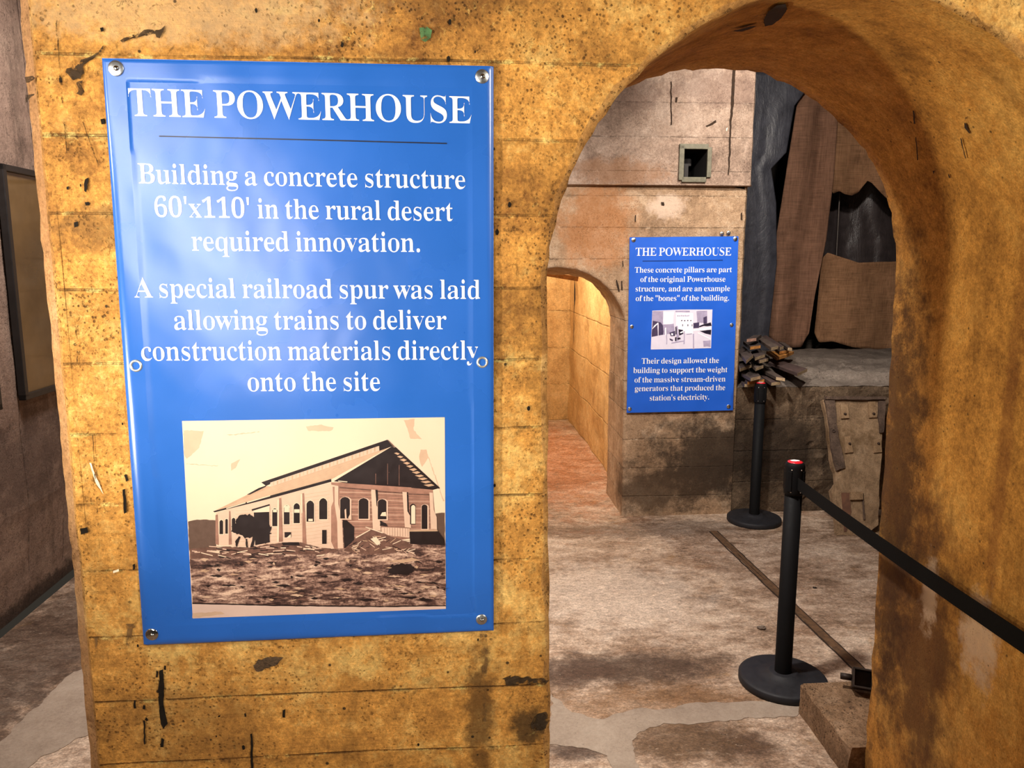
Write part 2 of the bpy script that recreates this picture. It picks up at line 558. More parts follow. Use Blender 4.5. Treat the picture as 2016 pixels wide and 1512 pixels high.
def floor_material():
    k = NT('worn floor concrete')
    v = k.coords()
    a = k.noise(k.mapping(v, scale=(1.1, 1.6, 1)), 1.6, 9, 0.66, 0.5)
    b = k.noise(k.mapping(v, scale=(0.8, 1.5, 1)), 9, 9, 0.72, 0.4)
    c = k.noise(v, 60, 5, 0.75)
    f = k.math('ADD', k.math('MULTIPLY', a, 0.42), k.math('ADD', k.math('MULTIPLY', b, 0.38), k.math('MULTIPLY', c, 0.20)))
    col = k.ramp(f, [(0.37, srgb(84, 66, 52)), (0.46, srgb(148, 122, 100)), (0.53, srgb(188, 164, 142)), (0.63, srgb(224, 204, 182))])
    rust = k.noise(k.mapping(v, loc=(3, 1, 0), scale=(0.8, 1.3, 1)), 2.6, 8, 0.7, 0.6)
    col = k.mix(k.math('MULTIPLY', k.rng(rust, 0.54, 0.70, 0, 1, True), 0.45), col, srgb(152, 112, 82))
    ochre = k.noise(k.mapping(v, loc=(1, 8, 0)), 3.0, 8, 0.7, 0.6)
    col = k.mix(k.math('MULTIPLY', k.rng(ochre, 0.58, 0.70, 0, 1, True), 0.4), col, srgb(170, 128, 70))
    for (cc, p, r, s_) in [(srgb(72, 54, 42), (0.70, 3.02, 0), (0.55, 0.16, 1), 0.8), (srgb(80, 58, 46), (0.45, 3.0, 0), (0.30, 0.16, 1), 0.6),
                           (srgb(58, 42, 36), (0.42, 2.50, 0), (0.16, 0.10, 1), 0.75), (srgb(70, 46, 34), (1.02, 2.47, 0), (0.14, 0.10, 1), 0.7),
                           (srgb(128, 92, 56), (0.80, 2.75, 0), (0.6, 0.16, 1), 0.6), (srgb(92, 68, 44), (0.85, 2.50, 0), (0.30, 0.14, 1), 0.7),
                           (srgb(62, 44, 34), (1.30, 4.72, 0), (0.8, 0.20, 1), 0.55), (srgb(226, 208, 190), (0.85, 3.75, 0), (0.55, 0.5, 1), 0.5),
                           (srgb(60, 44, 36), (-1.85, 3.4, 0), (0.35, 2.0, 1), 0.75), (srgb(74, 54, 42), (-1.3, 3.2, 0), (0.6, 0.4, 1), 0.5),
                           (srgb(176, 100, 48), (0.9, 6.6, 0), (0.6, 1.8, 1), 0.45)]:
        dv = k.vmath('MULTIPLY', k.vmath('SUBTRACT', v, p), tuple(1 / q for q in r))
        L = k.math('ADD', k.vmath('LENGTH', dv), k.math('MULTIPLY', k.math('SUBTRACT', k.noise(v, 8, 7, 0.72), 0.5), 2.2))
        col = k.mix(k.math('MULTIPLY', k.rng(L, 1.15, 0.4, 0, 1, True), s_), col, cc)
    fl = k.math('MULTIPLY', k.rng(k.noise(k.mapping(v, scale=(1, 2, 1)), 26, 7, 0.8, 0.6), 0.60, 0.68), k.rng(k.noise(v, 2.2, 4, 0.6), 0.46, 0.60))
    col = k.mix(k.math('MULTIPLY', fl, 0.8), col, srgb(226, 206, 182))
    dk = k.rng(k.noise(k.mapping(v, loc=(4, 4, 0), scale=(1, 1.8, 1)), 30, 7, 0.8, 0.8), 0.60, 0.70)
    col = k.mix(k.math('MULTIPLY', dk, 0.65), col, srgb(62, 44, 36))
    gv = k.mapping(v, scale=(0.8, 1.3, 1))
    g1 = k.rng(k.noise(gv, 120, 5, 0.8), 0.34, 0.66, 0.52, 1.38)
    g2 = k.rng(k.noise(gv, 36, 7, 0.8, 0.5), 0.35, 0.65, 0.58, 1.34)
    gm = k.math('MULTIPLY', g1, g2)
    cg = k.new('ShaderNodeCombineColor')
    for i in range(3):
        k.set(cg.inputs[i], gm)
    col = k.mix(1.0, col, cg.outputs[0], 'MULTIPLY')
    ws = k.math('MULTIPLY', k.rng(k.noise(gv, 75, 6, 0.85, 0.4), 0.62, 0.67), k.rng(k.noise(v, 5, 4, 0.7), 0.48, 0.6))
    col = k.mix(k.math('MULTIPLY', ws, 0.85), col, srgb(238, 220, 196))
    h = k.math('ADD', k.math('MULTIPLY', b, 0.6), k.math('MULTIPLY', c, 0.5))
    k.out(col, k.rng(b, 0.3, 0.7, 0.55, 0.8), k.bump(h, 0.6, 0.012), spec=0.3)
    return k.mat


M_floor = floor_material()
M_patch = concrete('smooth grey cement', srgb(120, 104, 90), srgb(152, 136, 120), srgb(170, 156, 140), boards_axis=None, pit=0.2, streak=0, bump=0.25, contrast=1.0, specks=0.3, grit=0.10)
M_tar = plain('black tar', (0.014, 0.010, 0.007), 0.8, var=0.4, scale=80, bump=0.3, spec=0.1)


def ragged(name, col, cover, scale, stretch=(1, 1, 1)):
    """worn mark: patches of it are missing"""
    k = NT(name)
    v = k.coords()
    n = k.noise(k.mapping(v, scale=stretch), scale, 6, 0.75, 0.6)
    k.out(k.mix(k.rng(k.noise(v, 120, 3, 0.6), 0.3, 0.7), tuple(q * 0.6 for q in col), tuple(q * 1.3 for q in col)), 0.9, spec=0.2)
    k.set(k.p.inputs['Alpha'], k.math('MULTIPLY', k.rng(n, 0.66 - cover * 0.4, 0.74 - cover * 0.4, 0, 1), 0.88))
    return k.mat


M_smudge = ragged('charcoal smear', srgb(60, 46, 32), 0.68, 60)
M_drip = ragged('brown drip', srgb(120, 88, 52), 0.45, 45, (1, 1, 0.5))
M_white = plain('white scratch', srgb(240, 222, 190), 0.8, var=0.1)
M_hole = plain('broken pit', srgb(88, 66, 44), 0.95, var=0.5, scale=200, bump=1.0)
M_crack = plain('dark crack', srgb(46, 30, 16), 0.95, var=0.3, scale=60)
M_green = ragged('green paint spot', srgb(78, 112, 70), 0.75, 60)
M_hair = ragged('hairline crack', srgb(70, 46, 22), 0.42, 40, (1, 1, 0.6))

# ------------------------------------------------------------------ floor and ceiling
D0 = 1.4655          # front face of the pier
D1 = 2.243           # its back face
DF = 4.985           # far pillar wall
SL = -2.10           # left side wall
SR = 3.2
mb = MB()
mb.grid(lambda u, v: W(SL + (4.7 - SL) * u, -1.6 + 10.0 * v, 0.0), 22, 40)
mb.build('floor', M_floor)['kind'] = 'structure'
mb = MB()
mb.grid(lambda u, v: W(SL - 0.1 + (4.8 - SL) * u, -1.6 + 10.0 * v, 3.3), 4, 6)
mb.build('ceiling', M_ceil)['kind'] = 'structure'


def pts_level(px, z=0.0, dz=0.0):
    out = []
    for (a, b) in px:
        s, d = on_level(a, b, z)
        out.append(W(s, d, z + dz))
    return out


def rough_outline(pts, step, amp, seed, closed=True):
    """subdivide a world-space polygon and roughen it"""
    out = []
    n = len(pts)
    for i in range(n):
        a, b = pts[i], pts[(i + 1) % n]
        L = (b - a).length
        m = max(1, int(L / step))
        for j in range(m):
            p = a.lerp(b, j / m)
            out.append(p + Vector((nz(p.x / step / 2.3, p.y / step / 2.3, p.z / step / 2.3, seed), nz(p.x / step / 2.3, p.y / step / 2.3, p.z / step / 2.3, seed + 5),
                                   nz(p.x / step / 2.3, p.y / step / 2.3, p.z / step / 2.3, seed + 9))) * amp)
    return out


def floor_patch(name, px, h, mat, seed):
    P = rough_outline(pts_level(px), 0.018, 0.016, seed)
    b = [Vector((p.x, p.y, 0.0)) for p in P]
    t = [Vector((p.x, p.y, h)) for p in P]
    m = MB()
    m.prism(b, t)
    o = m.build(name, mat)
    o['kind'] = 'structure'
    return o


floor_patch('trim_1', [(1085, 1368), (1099, 1378), (1126, 1402), (1186, 1417), (1254, 1397), (1309, 1397), (1350, 1386), (1400, 1383), (1478, 1381), (1560, 1385), (1590, 1400),
                       (1569, 1412), (1516, 1412), (1431, 1420), (1400, 1421), (1309, 1427), (1260, 1440), (1246, 1460), (1251, 1495), (1266, 1530), (1215, 1530),
                       (1194, 1487), (1156, 1476), (1126, 1468), (1101, 1468), (1080, 1468)], 0.002, M_patch, 1)
floor_patch('trim_2', [(-60, 1505), (0, 1464), (60, 1404), (110, 1352), (142, 1324), (220, 1300), (240, 1420), (155, 1455), (80, 1492), (20, 1540), (-60, 1560)], 0.002, M_patch, 2)
# strip let into the floor, running to the right
a0 = on_level(1404, 1046)
a1 = on_level(1700, 1326)
M_strip = plain('rusty floor strip', srgb(96, 70, 46), 0.85, var=0.4, scale=40, bump=0.6)
P0, P1 = W(*a0, 0), W(*a1, 0)
P1 = P0 + (P1 - P0) * 1.12
dirv = (P1 - P0).normalized()
nrm = Vector((-dirv.y, dirv.x, 0))
m = MB()
for sgn, w0, w1, hh in ((1, 0.0, 0.022, 0.003), (-1, 0.0, 0.020, 0.003)):
    A = [P0 + nrm * sgn * w0, P1 + nrm * sgn * w0, P1 + nrm * sgn * w1, P0 + nrm * sgn * w1]
    A = rough_outline(A, 0.04, 0.004, 3 + sgn)
    m.prism([Vector((p.x, p.y, 0)) for p in A], [Vector((p.x, p.y, hh)) for p in A])
m.cur = 1
for sgn in (-1, 1):
    A = rough_outline([P0 + nrm * sgn * 0.021, P1 + nrm * sgn * 0.021, P1 + nrm * sgn * 0.030, P0 + nrm * sgn * 0.030], 0.03, 0.005, 8 + sgn)
    m.prism([Vector((p.x, p.y, 0)) for p in A], [Vector((p.x, p.y, 0.0015)) for p in A])
m.build('trim_3', [M_strip, M_crack])['kind'] = 'structure'

# ------------------------------------------------------------------ the pier with the arched opening
def arch_profile(c, zc, r, s_left0, s_right0, extra=()):
    """(s, z) points up the left jamb, over the arch and down the right jamb"""
    P = []
    nj = 34
    for i in range(nj):
        t = i / nj
        P.append((s_left0 + (c - r - s_left0) * (t ** 1.3), zc * t))
    A = sorted([math.pi - math.pi * i / 80 for i in range(81)] + list(extra), reverse=True)
    for a in A:
        P.append((c + r * math.cos(a), zc + r * math.sin(a)))
    for i in range(nj):
        t = 1 - (i + 1) / nj
        P.append((s_right0 + (c + r - s_right0) * (t ** 1.3), zc * t))
    return P, nj


def arch_wall(name, prof0, prof1, nj, c, zc, d0, d1, s_min, s_max, z_max, mats, edge=0.012, jit=0.003, seed=0.0, front_amp=0.0015):
    """wall with an arched opening: front face, worn front edge, reveal, back face"""
    n = len(prof0)

    def outer(i, p, cc, zz):
        if i < nj:
            return (s_min, p[1])
        if i >= n - nj:
            return (s_max, p[1])
        a = math.atan2(p[1] - zz, p[0] - cc)
        ca, sa = math.cos(a), math.sin(a)
        k = 1e9
        if ca > 1e-6:
            k = min(k, (s_max - cc) / ca)
        if ca < -1e-6:
            k = min(k, (s_min - cc) / ca)
        if sa > 1e-6:
            k = min(k, (z_max - zz) / sa)
        return (cc + ca * k, zz + sa * k)

    def normal_out(pr, i):
        a, b = pr[max(i - 1, 0)], pr[min(i + 1, n - 1)]
        tx, tz = b[0] - a[0], b[1] - a[1]
        L = math.hypot(tx, tz) or 1
        return (-tz / L, tx / L)      # away from the opening

    R0 = 12
    m = MB()
    rows = []
    for j in range(R0 + 1):                       # front, from outside in
        t = (1 - j / R0) ** 1.6
        row = []
        for i, p in enumerate(prof0):
            no = normal_out(prof0, i)
            e = edge * (1 + 0.9 * fbm(p[0] * 18, p[1] * 18, 0.3, seed + 2))
            q = (p[0] + no[0] * e, p[1] + no[1] * e)
            o = outer(i, p, c, zc)
            s, z = q[0] + (o[0] - q[0]) * t, q[1] + (o[1] - q[1]) * t
            row.append(W(s, d0 + front_amp * fbm(s * 6, z * 6, 0.2, seed), z))
        rows.append((row, 0))
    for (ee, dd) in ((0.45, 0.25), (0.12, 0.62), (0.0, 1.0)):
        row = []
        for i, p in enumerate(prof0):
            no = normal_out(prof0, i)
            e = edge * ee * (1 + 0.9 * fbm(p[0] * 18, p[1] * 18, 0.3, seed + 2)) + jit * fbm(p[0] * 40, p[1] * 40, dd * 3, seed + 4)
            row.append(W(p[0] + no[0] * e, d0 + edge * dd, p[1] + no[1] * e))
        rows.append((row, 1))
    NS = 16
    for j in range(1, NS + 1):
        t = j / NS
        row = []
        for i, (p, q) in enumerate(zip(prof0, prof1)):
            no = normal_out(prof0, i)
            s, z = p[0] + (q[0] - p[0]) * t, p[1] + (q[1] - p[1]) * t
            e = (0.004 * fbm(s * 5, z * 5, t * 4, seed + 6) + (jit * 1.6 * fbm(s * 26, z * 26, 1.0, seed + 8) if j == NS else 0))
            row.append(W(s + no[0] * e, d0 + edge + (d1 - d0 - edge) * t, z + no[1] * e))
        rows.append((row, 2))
    for j in range(1, 5):
        t = j / 4
        row = []
        for i, p in enumerate(prof1):
            o = outer(i, p, c, zc)
            row.append(W(p[0] + (o[0] - p[0]) * t, d1, p[1] + (o[1] - p[1]) * t))
        rows.append((row, 0))
    b = len(m.v)
    for r, _ in rows:
        m.v += r
    for j in range(len(rows) - 1):
        for i in range(n - 1):
            m.f.append([b + j * n + i, b + j * n + i + 1, b + (j + 1) * n + i + 1, b + (j + 1) * n + i])
            m.m.append(rows[j + 1][1])
            m.s.append(True)
    return m


def decal(m, px, d, off, mat_i, seed, step=0.006, amp=0.0022):
    P = [W(*(lambda q: (q[0], d - off, q[1]))(on_wall(a, b, d))) for (a, b) in px]
    m.cur = mat_i
    m.smooth = False
    m.poly(rough_outline(P, step, amp, seed))


C0, ZC0, RAD0 = 0.7476, 1.661, 0.5654
C1, ZC1, RAD1 = 0.758, 1.685, 0.579
corner = [math.atan2(3.3 - ZC0, -0.713 - C0), math.atan2(3.3 - ZC0, SR - C0)]
pf, nj = arch_profile(C0, ZC0, RAD0, 0.203, 1.300, corner)
pb, _ = arch_profile(C1, ZC1, RAD1, 0.185, 1.362, corner)
m = arch_wall('wall_front', pf, pb, nj, C0, ZC0, D0, D1, -0.713, SR, 3.3, None, edge=0.012, jit=0.004, seed=1.0)
# chamfered left arris and the side face behind it
NZ = 150
cols = []
for i in range(NZ + 1):
    z = 3.3 * i / NZ
    j1 = 0.0035 * fbm(z * 30, 0.2, 0, 3) + 0.004 * nz(z * 6, 0.5, 0, 3)
    j2 = 0.003 * fbm(z * 34, 0.9, 0, 5)
    cols.append([W(-0.700, D0 - 0.0004, z), W(-0.712 + j1, D0 - 0.0008, z), W(-0.722 + j1 * .5, D0 + 0.010, z), W(-0.744 + j2, D0 + 0.026, z), W(-0.752 + j2, D0 + 0.042, z), W(-0.752, D1, z)])
b = len(m.v)
for c_ in cols:
    m.v += c_
for i in range(NZ):
    for j in range(5):
        m.f.append([b + i * 6 + j, b + i * 6 + j + 1, b + (i + 1) * 6 + j + 1, b + (i + 1) * 6 + j])
        m.m.append((0, 1, 3, 3, 0)[j])
        m.s.append(True)
# tar drips, smears and other marks on the front face
E = 0.0006
DEC = [
    (4, [(315, 1320), (321, 1318), (324, 1350), (322, 1385), (326, 1408), (330, 1424), (322, 1436), (317, 1425), (313, 1390), (312, 1350)]),
    (4, [(318, 1452), (323, 1456), (322, 1470), (316, 1470)]),
    (4, [(283, 1417), (286, 1418), (287, 1464), (284, 1466)]),
    (4, [(264, 1378), (267, 1380), (268, 1394), (263, 1394)]), (4, [(283, 1388), (287, 1390), (287, 1397), (282, 1396)]),
    (4, [(289, 1410), (292, 1416), (289, 1420), (286, 1416)]), (4, [(324, 1310), (327, 1310), (327, 1319), (323, 1318)]),
    (4, [(308, 1320), (312, 1322), (311, 1334), (307, 1333)]),
    (4, [(242, 963), (247, 962), (250, 1008), (244, 1012)]), (4, [(245, 936), (250, 934), (254, 945), (248, 948)]),
    (4, [(260, 1112), (265, 1110), (266, 1120), (262, 1123)]),
    (4, [(167, 352), (174, 350), (173, 370), (170, 380), (166, 376)]), (4, [(168, 398), (175, 397), (176, 404), (169, 405)]),
    (4, [(146, 437), (154, 436), (153, 446), (147, 448)]), (4, [(116, 154), (122, 152), (122, 162), (116, 162)]),
    (4, [(198, 234), (206, 234), (207, 244), (200, 245)]), (4, [(131, 367), (136, 366), (135, 373), (131, 373)]),
    (4, [(197, 55), (203, 54), (204, 62), (198, 63)]), (4, [(430, 1408), (434, 1408), (433, 1412), (429, 1412)]),
    (4, [(493, 1446), (497, 1444), (499, 1512), (494, 1512)]), (4, [(557, 1398), (562, 1396), (561, 1412), (556, 1412)]),
    (4, [(158, 1040), (172, 1038), (174, 1048), (160, 1052)]),
    (5, [(238, 76), (262, 66), (284, 60), (300, 56), (302, 64), (326, 50), (328, 62), (318, 75), (300, 68), (280, 72), (262, 76), (244, 80)]),
    (5, [(127, 142), (150, 128), (170, 112), (196, 103), (200, 110), (176, 122), (162, 132), (162, 156), (148, 158), (134, 150)]),
    (5, [(152, 160), (162, 158), (164, 178), (160, 190), (152, 186)]), (5, [(195, 94), (202, 90), (200, 102), (192, 104)]),
    (5, [(100, 96), (110, 90), (112, 98), (102, 100)]), (5, [(50, 154), (66, 148), (70, 152), (56, 162), (50, 162)]),
    (5, [(52, 188), (72, 184), (60, 196), (52, 200)]),
    (5, [(1045, 1420), (1062, 1404), (1078, 1400), (1082, 1420), (1066, 1440), (1050, 1436)]),
    (5, [(988, 1336), (1010, 1330), (1060, 1336), (1080, 1338), (1076, 1344), (1000, 1350)]),
    (6, [(248, 1228), (270, 1226), (276, 1232), (262, 1236), (258, 1262), (254, 1274), (249, 1274), (250, 1250)]),
    (6, [(945, 1248), (958, 1248), (960, 1290), (956, 1360), (960, 1420), (952, 1420), (949, 1350), (948, 1290)]),
    (6, [(186, 1255), (193, 1254), (192, 1276), (188, 1278)]),
    (7, [(826, 56), (840, 52), (851, 60), (848, 74), (838, 84), (828, 78)]),
    (8, [(176, 911), (180, 912), (190, 940), (205, 973), (188, 950)]), (8, [(222, 1124), (234, 1120), (234, 1124), (222, 1128)]),
    (9, [(498, 1310), (512, 1298), (540, 1292), (558, 1294), (548, 1308), (520, 1320), (502, 1322)]),
    (10, [(109, 40), (112, 40), (118, 120), (126, 220), (133, 300), (131, 302), (122, 210), (114, 110)]),
    (10, [(143, 586), (145, 586), (152, 660), (156, 740), (153, 742), (149, 660)]),
    (10, [(182, 855), (184, 854), (186, 900), (192, 980), (197, 1080), (195, 1080), (189, 980)]),
    (10, [(162, 240), (164, 240), (186, 300), (209, 362), (206, 362), (184, 302)]),
    (10, [(1085, 1360), (1092, 1358), (1093, 1378), (1088, 1376)]),
]
for i, (mi, px) in enumerate(DEC):
    decal(m, px, D0 - 0.0018, E, mi, i * 1.7, step=0.005, amp=0.006 if mi in (5, 9) else 0.0016)
rnd = random.Random(3)
for i in range(70):                                 # spatter
    s, z = rnd.uniform(-0.69, 0.17), rnd.uniform(0.70, 2.25)
    r = rnd.uniform(0.0012, 0.0042)
    n = 9
    m.cur = 4
    m.poly([W(s + r * 0.8 * math.cos(2 * math.pi * q / n) * rnd.uniform(.7, 1.2), D0 - 0.0024, z + r * 1.4 * math.sin(2 * math.pi * q / n)) for q in range(n)])
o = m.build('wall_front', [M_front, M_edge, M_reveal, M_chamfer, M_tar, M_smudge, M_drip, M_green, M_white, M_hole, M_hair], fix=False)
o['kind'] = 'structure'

# marks on the reveal (hole in the vault and short dark gouges), thin pieces of the wall surface
def on_reveal(px, py):
    """point of the vault or right jamb seen at a pixel"""
    r = ray(px, py)
    lo = None
    for i in range(1200):
        t = 1.2 + i * 0.0014
        p = r * t
        s, d, z = p.x * CY + p.y * SY, -p.x * SY + p.y * CY, EYE + p.z
        if d < D0 or d > D1:
            continue
        f = (d - D0) / (D1 - D0)
        c, zc, R = C0 + (C1 - C0) * f, ZC0 + (ZC1 - ZC0) * f, RAD0 + (RAD1 - RAD0) * f
        if z > zc:
            out = math.hypot(s - c, z - zc) - R
        else:
            sr0, sr1 = 1.300 + (C0 + RAD0 - 1.300) * (max(z, 0) / ZC0) ** 1.3, 1.362 + (C1 + RAD1 - 1.362) * (max(z, 0) / ZC1) ** 1.3
            out = s - (sr0 + (sr1 - sr0) * f)
        if out > -0.006:
            return W(s, d, z)
    return None


m = MB()
for i, px in enumerate([[(1503, 40), (1512, 22), (1530, 10), (1546, 8), (1550, 18), (1538, 36), (1520, 50), (1506, 52)],
                        [(1797, 218), (1800, 218), (1802, 244), (1799, 244)], [(1898, 242), (1902, 243), (1908, 258), (1911, 263), (1907, 262), (1899, 252)],
                        [(1802, 270), (1804, 270), (1808, 315), (1806, 316)], [(1890, 272), (1892, 272), (1902, 312), (1900, 312)],
                        [(1900, 232), (1903, 230), (1902, 236)], [(1866, 342), (1869, 344), (1871, 350), (1868, 350)],
                        [(1836, 336), (1840, 336), (1838, 344)], [(1440, 62), (1478, 52), (1490, 52), (1462, 62)]]):
    P = [on_reveal(a, b) for (a, b) in px]
    if all(p is not None for p in P):
        m.poly(rough_outline(P, 0.006, 0.0012, i))
m.build('trim_4', M_crack)['kind'] = 'structure'

# ------------------------------------------------------------------ far pillar wall with the low doorway
half = [(1230, 640), (1230, 626), (1224, 607), (1210, 583), (1197, 567), (1184, 555), (1170, 546), (1158, 539), (1135, 531), (1110, 528)]
halfb = [(1201, 640), (1201, 622), (1197, 603), (1191, 589), (1178, 570), (1165, 557), (1150, 549), (1135, 544), (1115, 541)]


def door_profile(px, d, s_c, s_bottom):
    R = [on_wall(a, b, d) for a, b in px]
    R = sorted([(s, z) for s, z in R if s > s_c + 0.01], key=lambda q: q[1])
    # resample the right half by z
    top = R[-1][1] + 0.006
    N = 26
    right = [(s_bottom + (R[0][0] - s_bottom) * i / 14, R[0][1] * i / 14) for i in range(14)]
    curve = R + [(s_c, top)]
    L = [0.0]
    for i in range(1, len(curve)):
        L.append(L[-1] + math.hypot(curve[i][0] - curve[i - 1][0], curve[i][1] - curve[i - 1][1]))
    for i in range(N + 1):
        t = L[-1] * i / N
        j = max(k for k in range(len(L)) if L[k] <= t + 1e-9)
        j = min(j, len(L) - 2)
        u = (t - L[j]) / (L[j + 1] - L[j])
        right.append((curve[j][0] + (curve[j + 1][0] - curve[j][0]) * u, curve[j][1] + (curve[j + 1][1] - curve[j][1]) * u))
    left = [(2 * s_c - s, z) for s, z in right[:-1]]
    return left + right[::-1]


DOOR_C = 0.685
DB = 5.53
pf2 = door_profile(half, DF, DOOR_C, 1.148)
pb2 = door_profile(halfb, DB, DOOR_C, 1.150)
S_PR = on_wall(1466, 600, DF)[0]             # right end of the lower pillar
Z_UP = on_wall(1400, 366, DF)[1]             # underside of the overhanging upper block
m = arch_wall('wall_back', pf2, pb2, 14, DOOR_C, pf2[14][1], DF, DB, SL, S_PR - 0.03, Z_UP, None, edge=0.014, jit=0.004, seed=4.0, front_amp=0.004)
# worn right arris of the pillar
NZ = 60
b = len(m.v)
for i in range(NZ + 1):
    z = 0.86 + (Z_UP - 0.86) * i / NZ
    j1 = 0.006 * fbm(z * 12, 0.2, 0, 6)
    m.v += [W(S_PR - 0.035, DF - 0.0005, z), W(S_PR - 0.028 + j1, DF, z), W(S_PR + j1 * .6, DF + 0.05, z), W(S_PR, DB, z)]
for i in range(NZ):
    for j in range(3):
        m.f.append([b + i * 4 + j, b + i * 4 + j + 1, b + (i + 1) * 4 + j + 1, b + (i + 1) * 4 + j])
        m.m.append(0)
        m.s.append(False)
# short gouges left of the far banner and bolt holes
for i, px in enumerate([[(1213, 552), (1215, 551), (1218, 562), (1220, 574), (1217, 574), (1214, 562)], [(1223, 553), (1225, 552), (1226, 572), (1223, 570)], [(1301, 398), (1307, 398), (1308, 404), (1302, 404)],
                        [(1250, 424), (1252, 424), (1252, 436), (1250, 436)], [(1458, 420), (1461, 418), (1462, 434), (1459, 432)], [(1225, 514), (1227, 514), (1227, 524), (1225, 524)]]):
    decal(m, px, DF - 0.005, 0.001, 3, 40 + i, step=0.01, amp=0.003)
m.build('wall_back', [M_far, M_far, M_far, M_crack], fix=False)['kind'] = 'structure'

# upper block, standing slightly proud, with a square recess
DU = 4.945
S_UR = on_wall(1486, 250, DU)[0]
r0 = on_wall(1341, 352, DU)
r1 = on_wall(1394, 290, DU)
m = MB()
xs = [SL, r0[0], r1[0], S_UR - 0.012, S_UR]
zs = [Z_UP, r0[1], r1[1], 3.3]


def upper_pt(s, d, z):
    return W(s, d + 0.003 * fbm(s * 5, z * 5, 0, 8), z)


def upper_quad(s0, s1, z0, z1, nu, nv):
    m.grid(lambda u, v: upper_pt(s0 + (s1 - s0) * u, DU, z0 + (z1 - z0) * v), nu, nv)


m.smooth = False
for i in range(3):
    for j in range(3):
        if i == 1 and j == 1:
            continue
        upper_quad(xs[i], xs[i + 1], zs[j], zs[j + 1], 12, 6)
m.grid(lambda u, v: W(S_UR - 0.012 + 0.012 * u + 0.004 * fbm(v * 12, 0.1, 0, 9), DU + 0.02 * u, Z_UP + (3.3 - Z_UP) * v), 1, 30)
m.grid(lambda u, v: W(S_UR + (0.004 * fbm(v * 12, 0.1, 0, 9) if u == 0 else 0), DU + 0.02 + 0.6 * u, Z_UP + (3.3 - Z_UP) * v), 1, 30)
m.grid(lambda u, v: W(SL + (S_UR - SL) * u, DU + 0.012 + 0.57 * v, Z_UP - 0.004), 20, 2)
m.grid(lambda u, v: W(SL + (S_UR - SL) * u, DU + 0.012 * v, Z_UP - 0.004 * v + 0.002 * fbm(u * 30, 0, 0, 2)), 60, 1)
m.cur = 1
for (A, B) in (((r0[0], r0[1]), (r1[0], r0[1])), ((r1[0], r0[1]), (r1[0], r1[1])), ((r1[0], r1[1]), (r0[0], r1[1])), ((r0[0], r1[1]), (r0[0], r0[1]))):
    m.poly([W(A[0], DU, A[1]), W(B[0], DU, B[1]), W(B[0], DU + 0.35, B[1]), W(A[0], DU + 0.35, A[1])])
m.poly([W(r0[0], DU + 0.35, r0[1]), W(r1[0], DU + 0.35, r0[1]), W(r1[0], DU + 0.35, r1[1]), W(r0[0], DU + 0.35, r1[1])])
for i, px in enumerate([[(1443, 136), (1448, 136), (1446, 176), (1444, 208), (1439, 260), (1438, 300), (1435, 346), (1433, 342), (1435, 290), (1437, 240), (1440, 190)],
                        [(1389, 248), (1410, 236), (1411, 241), (1392, 250)], [(1330, 192), (1334, 192), (1333, 202), (1330, 201)],
                        [(1320, 160), (1322, 160), (1323, 246), (1321, 246)]]):
    decal(m, px, DU - 0.004, 0.001, 2, 60 + i, step=0.012, amp=0.004)
decal(m, [(1430, 252), (1433, 251), (1431, 258), (1429, 258)], DU - 0.004, 0.0012, 3, 71, step=0.01, amp=0.002)
m.build('wall_back_upper', [M_upper, M_dark, M_crack, M_white], fix=False)['kind'] = 'structure'

# left side wall, corridor, recess behind the cloths, right wall
mb = MB()
mb.grid(lambda u, v: W(SL + 0.012 * fbm(u * 9, v * 9, 0, 3) - (0.05 * max(0, 0.16 - v) / 0.16 if v < 0.16 else 0), -1.6 + 8.0 * u, 3.3 * v), 90, 50)
mb.build('wall_left', M_grey)['kind'] = 'structure'
S_CR = 1.276
D_CE = 8.27
mb = MB()
mb.grid(lambda u, v: W(S_CR + 0.02 * fbm(u * 7, v * 7, 0, 5), DB + (D_CE + 0.1 - DB) * u, 2.55 * v), 60, 50)
mb.build('wall_corridor_right', M_corr)['kind'] = 'structure'
mb = MB()
mb.grid(lambda u, v: W(-0.4 + (S_CR + 0.45) * u, D_CE + 0.02 * fbm(u * 6, v * 7, 0, 6), 2.55 * v), 40, 40)
mb.build('wall_corridor_end', M_corr)['kind'] = 'structure'
mb = MB()
mb.grid(lambda u, v: W(0.15, DB + (D_CE + 0.1 - DB) * u, 2.55 * v), 6, 6)
mb.build('wall_corridor_left', M_corr)['kind'] = 'structure'
mb = MB()
mb.grid(lambda u, v: W(0.1 + (S_CR - 0.05) * u, DB + (D_CE + 0.1 - DB) * v, 2.5), 6, 6)
mb.build('ceiling_corridor', M_corr)['kind'] = 'structure'
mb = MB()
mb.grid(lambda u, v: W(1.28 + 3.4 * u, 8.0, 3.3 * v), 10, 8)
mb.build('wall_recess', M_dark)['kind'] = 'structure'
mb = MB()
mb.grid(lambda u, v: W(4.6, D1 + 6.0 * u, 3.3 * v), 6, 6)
mb.build('wall_right', M_dark)['kind'] = 'structure'

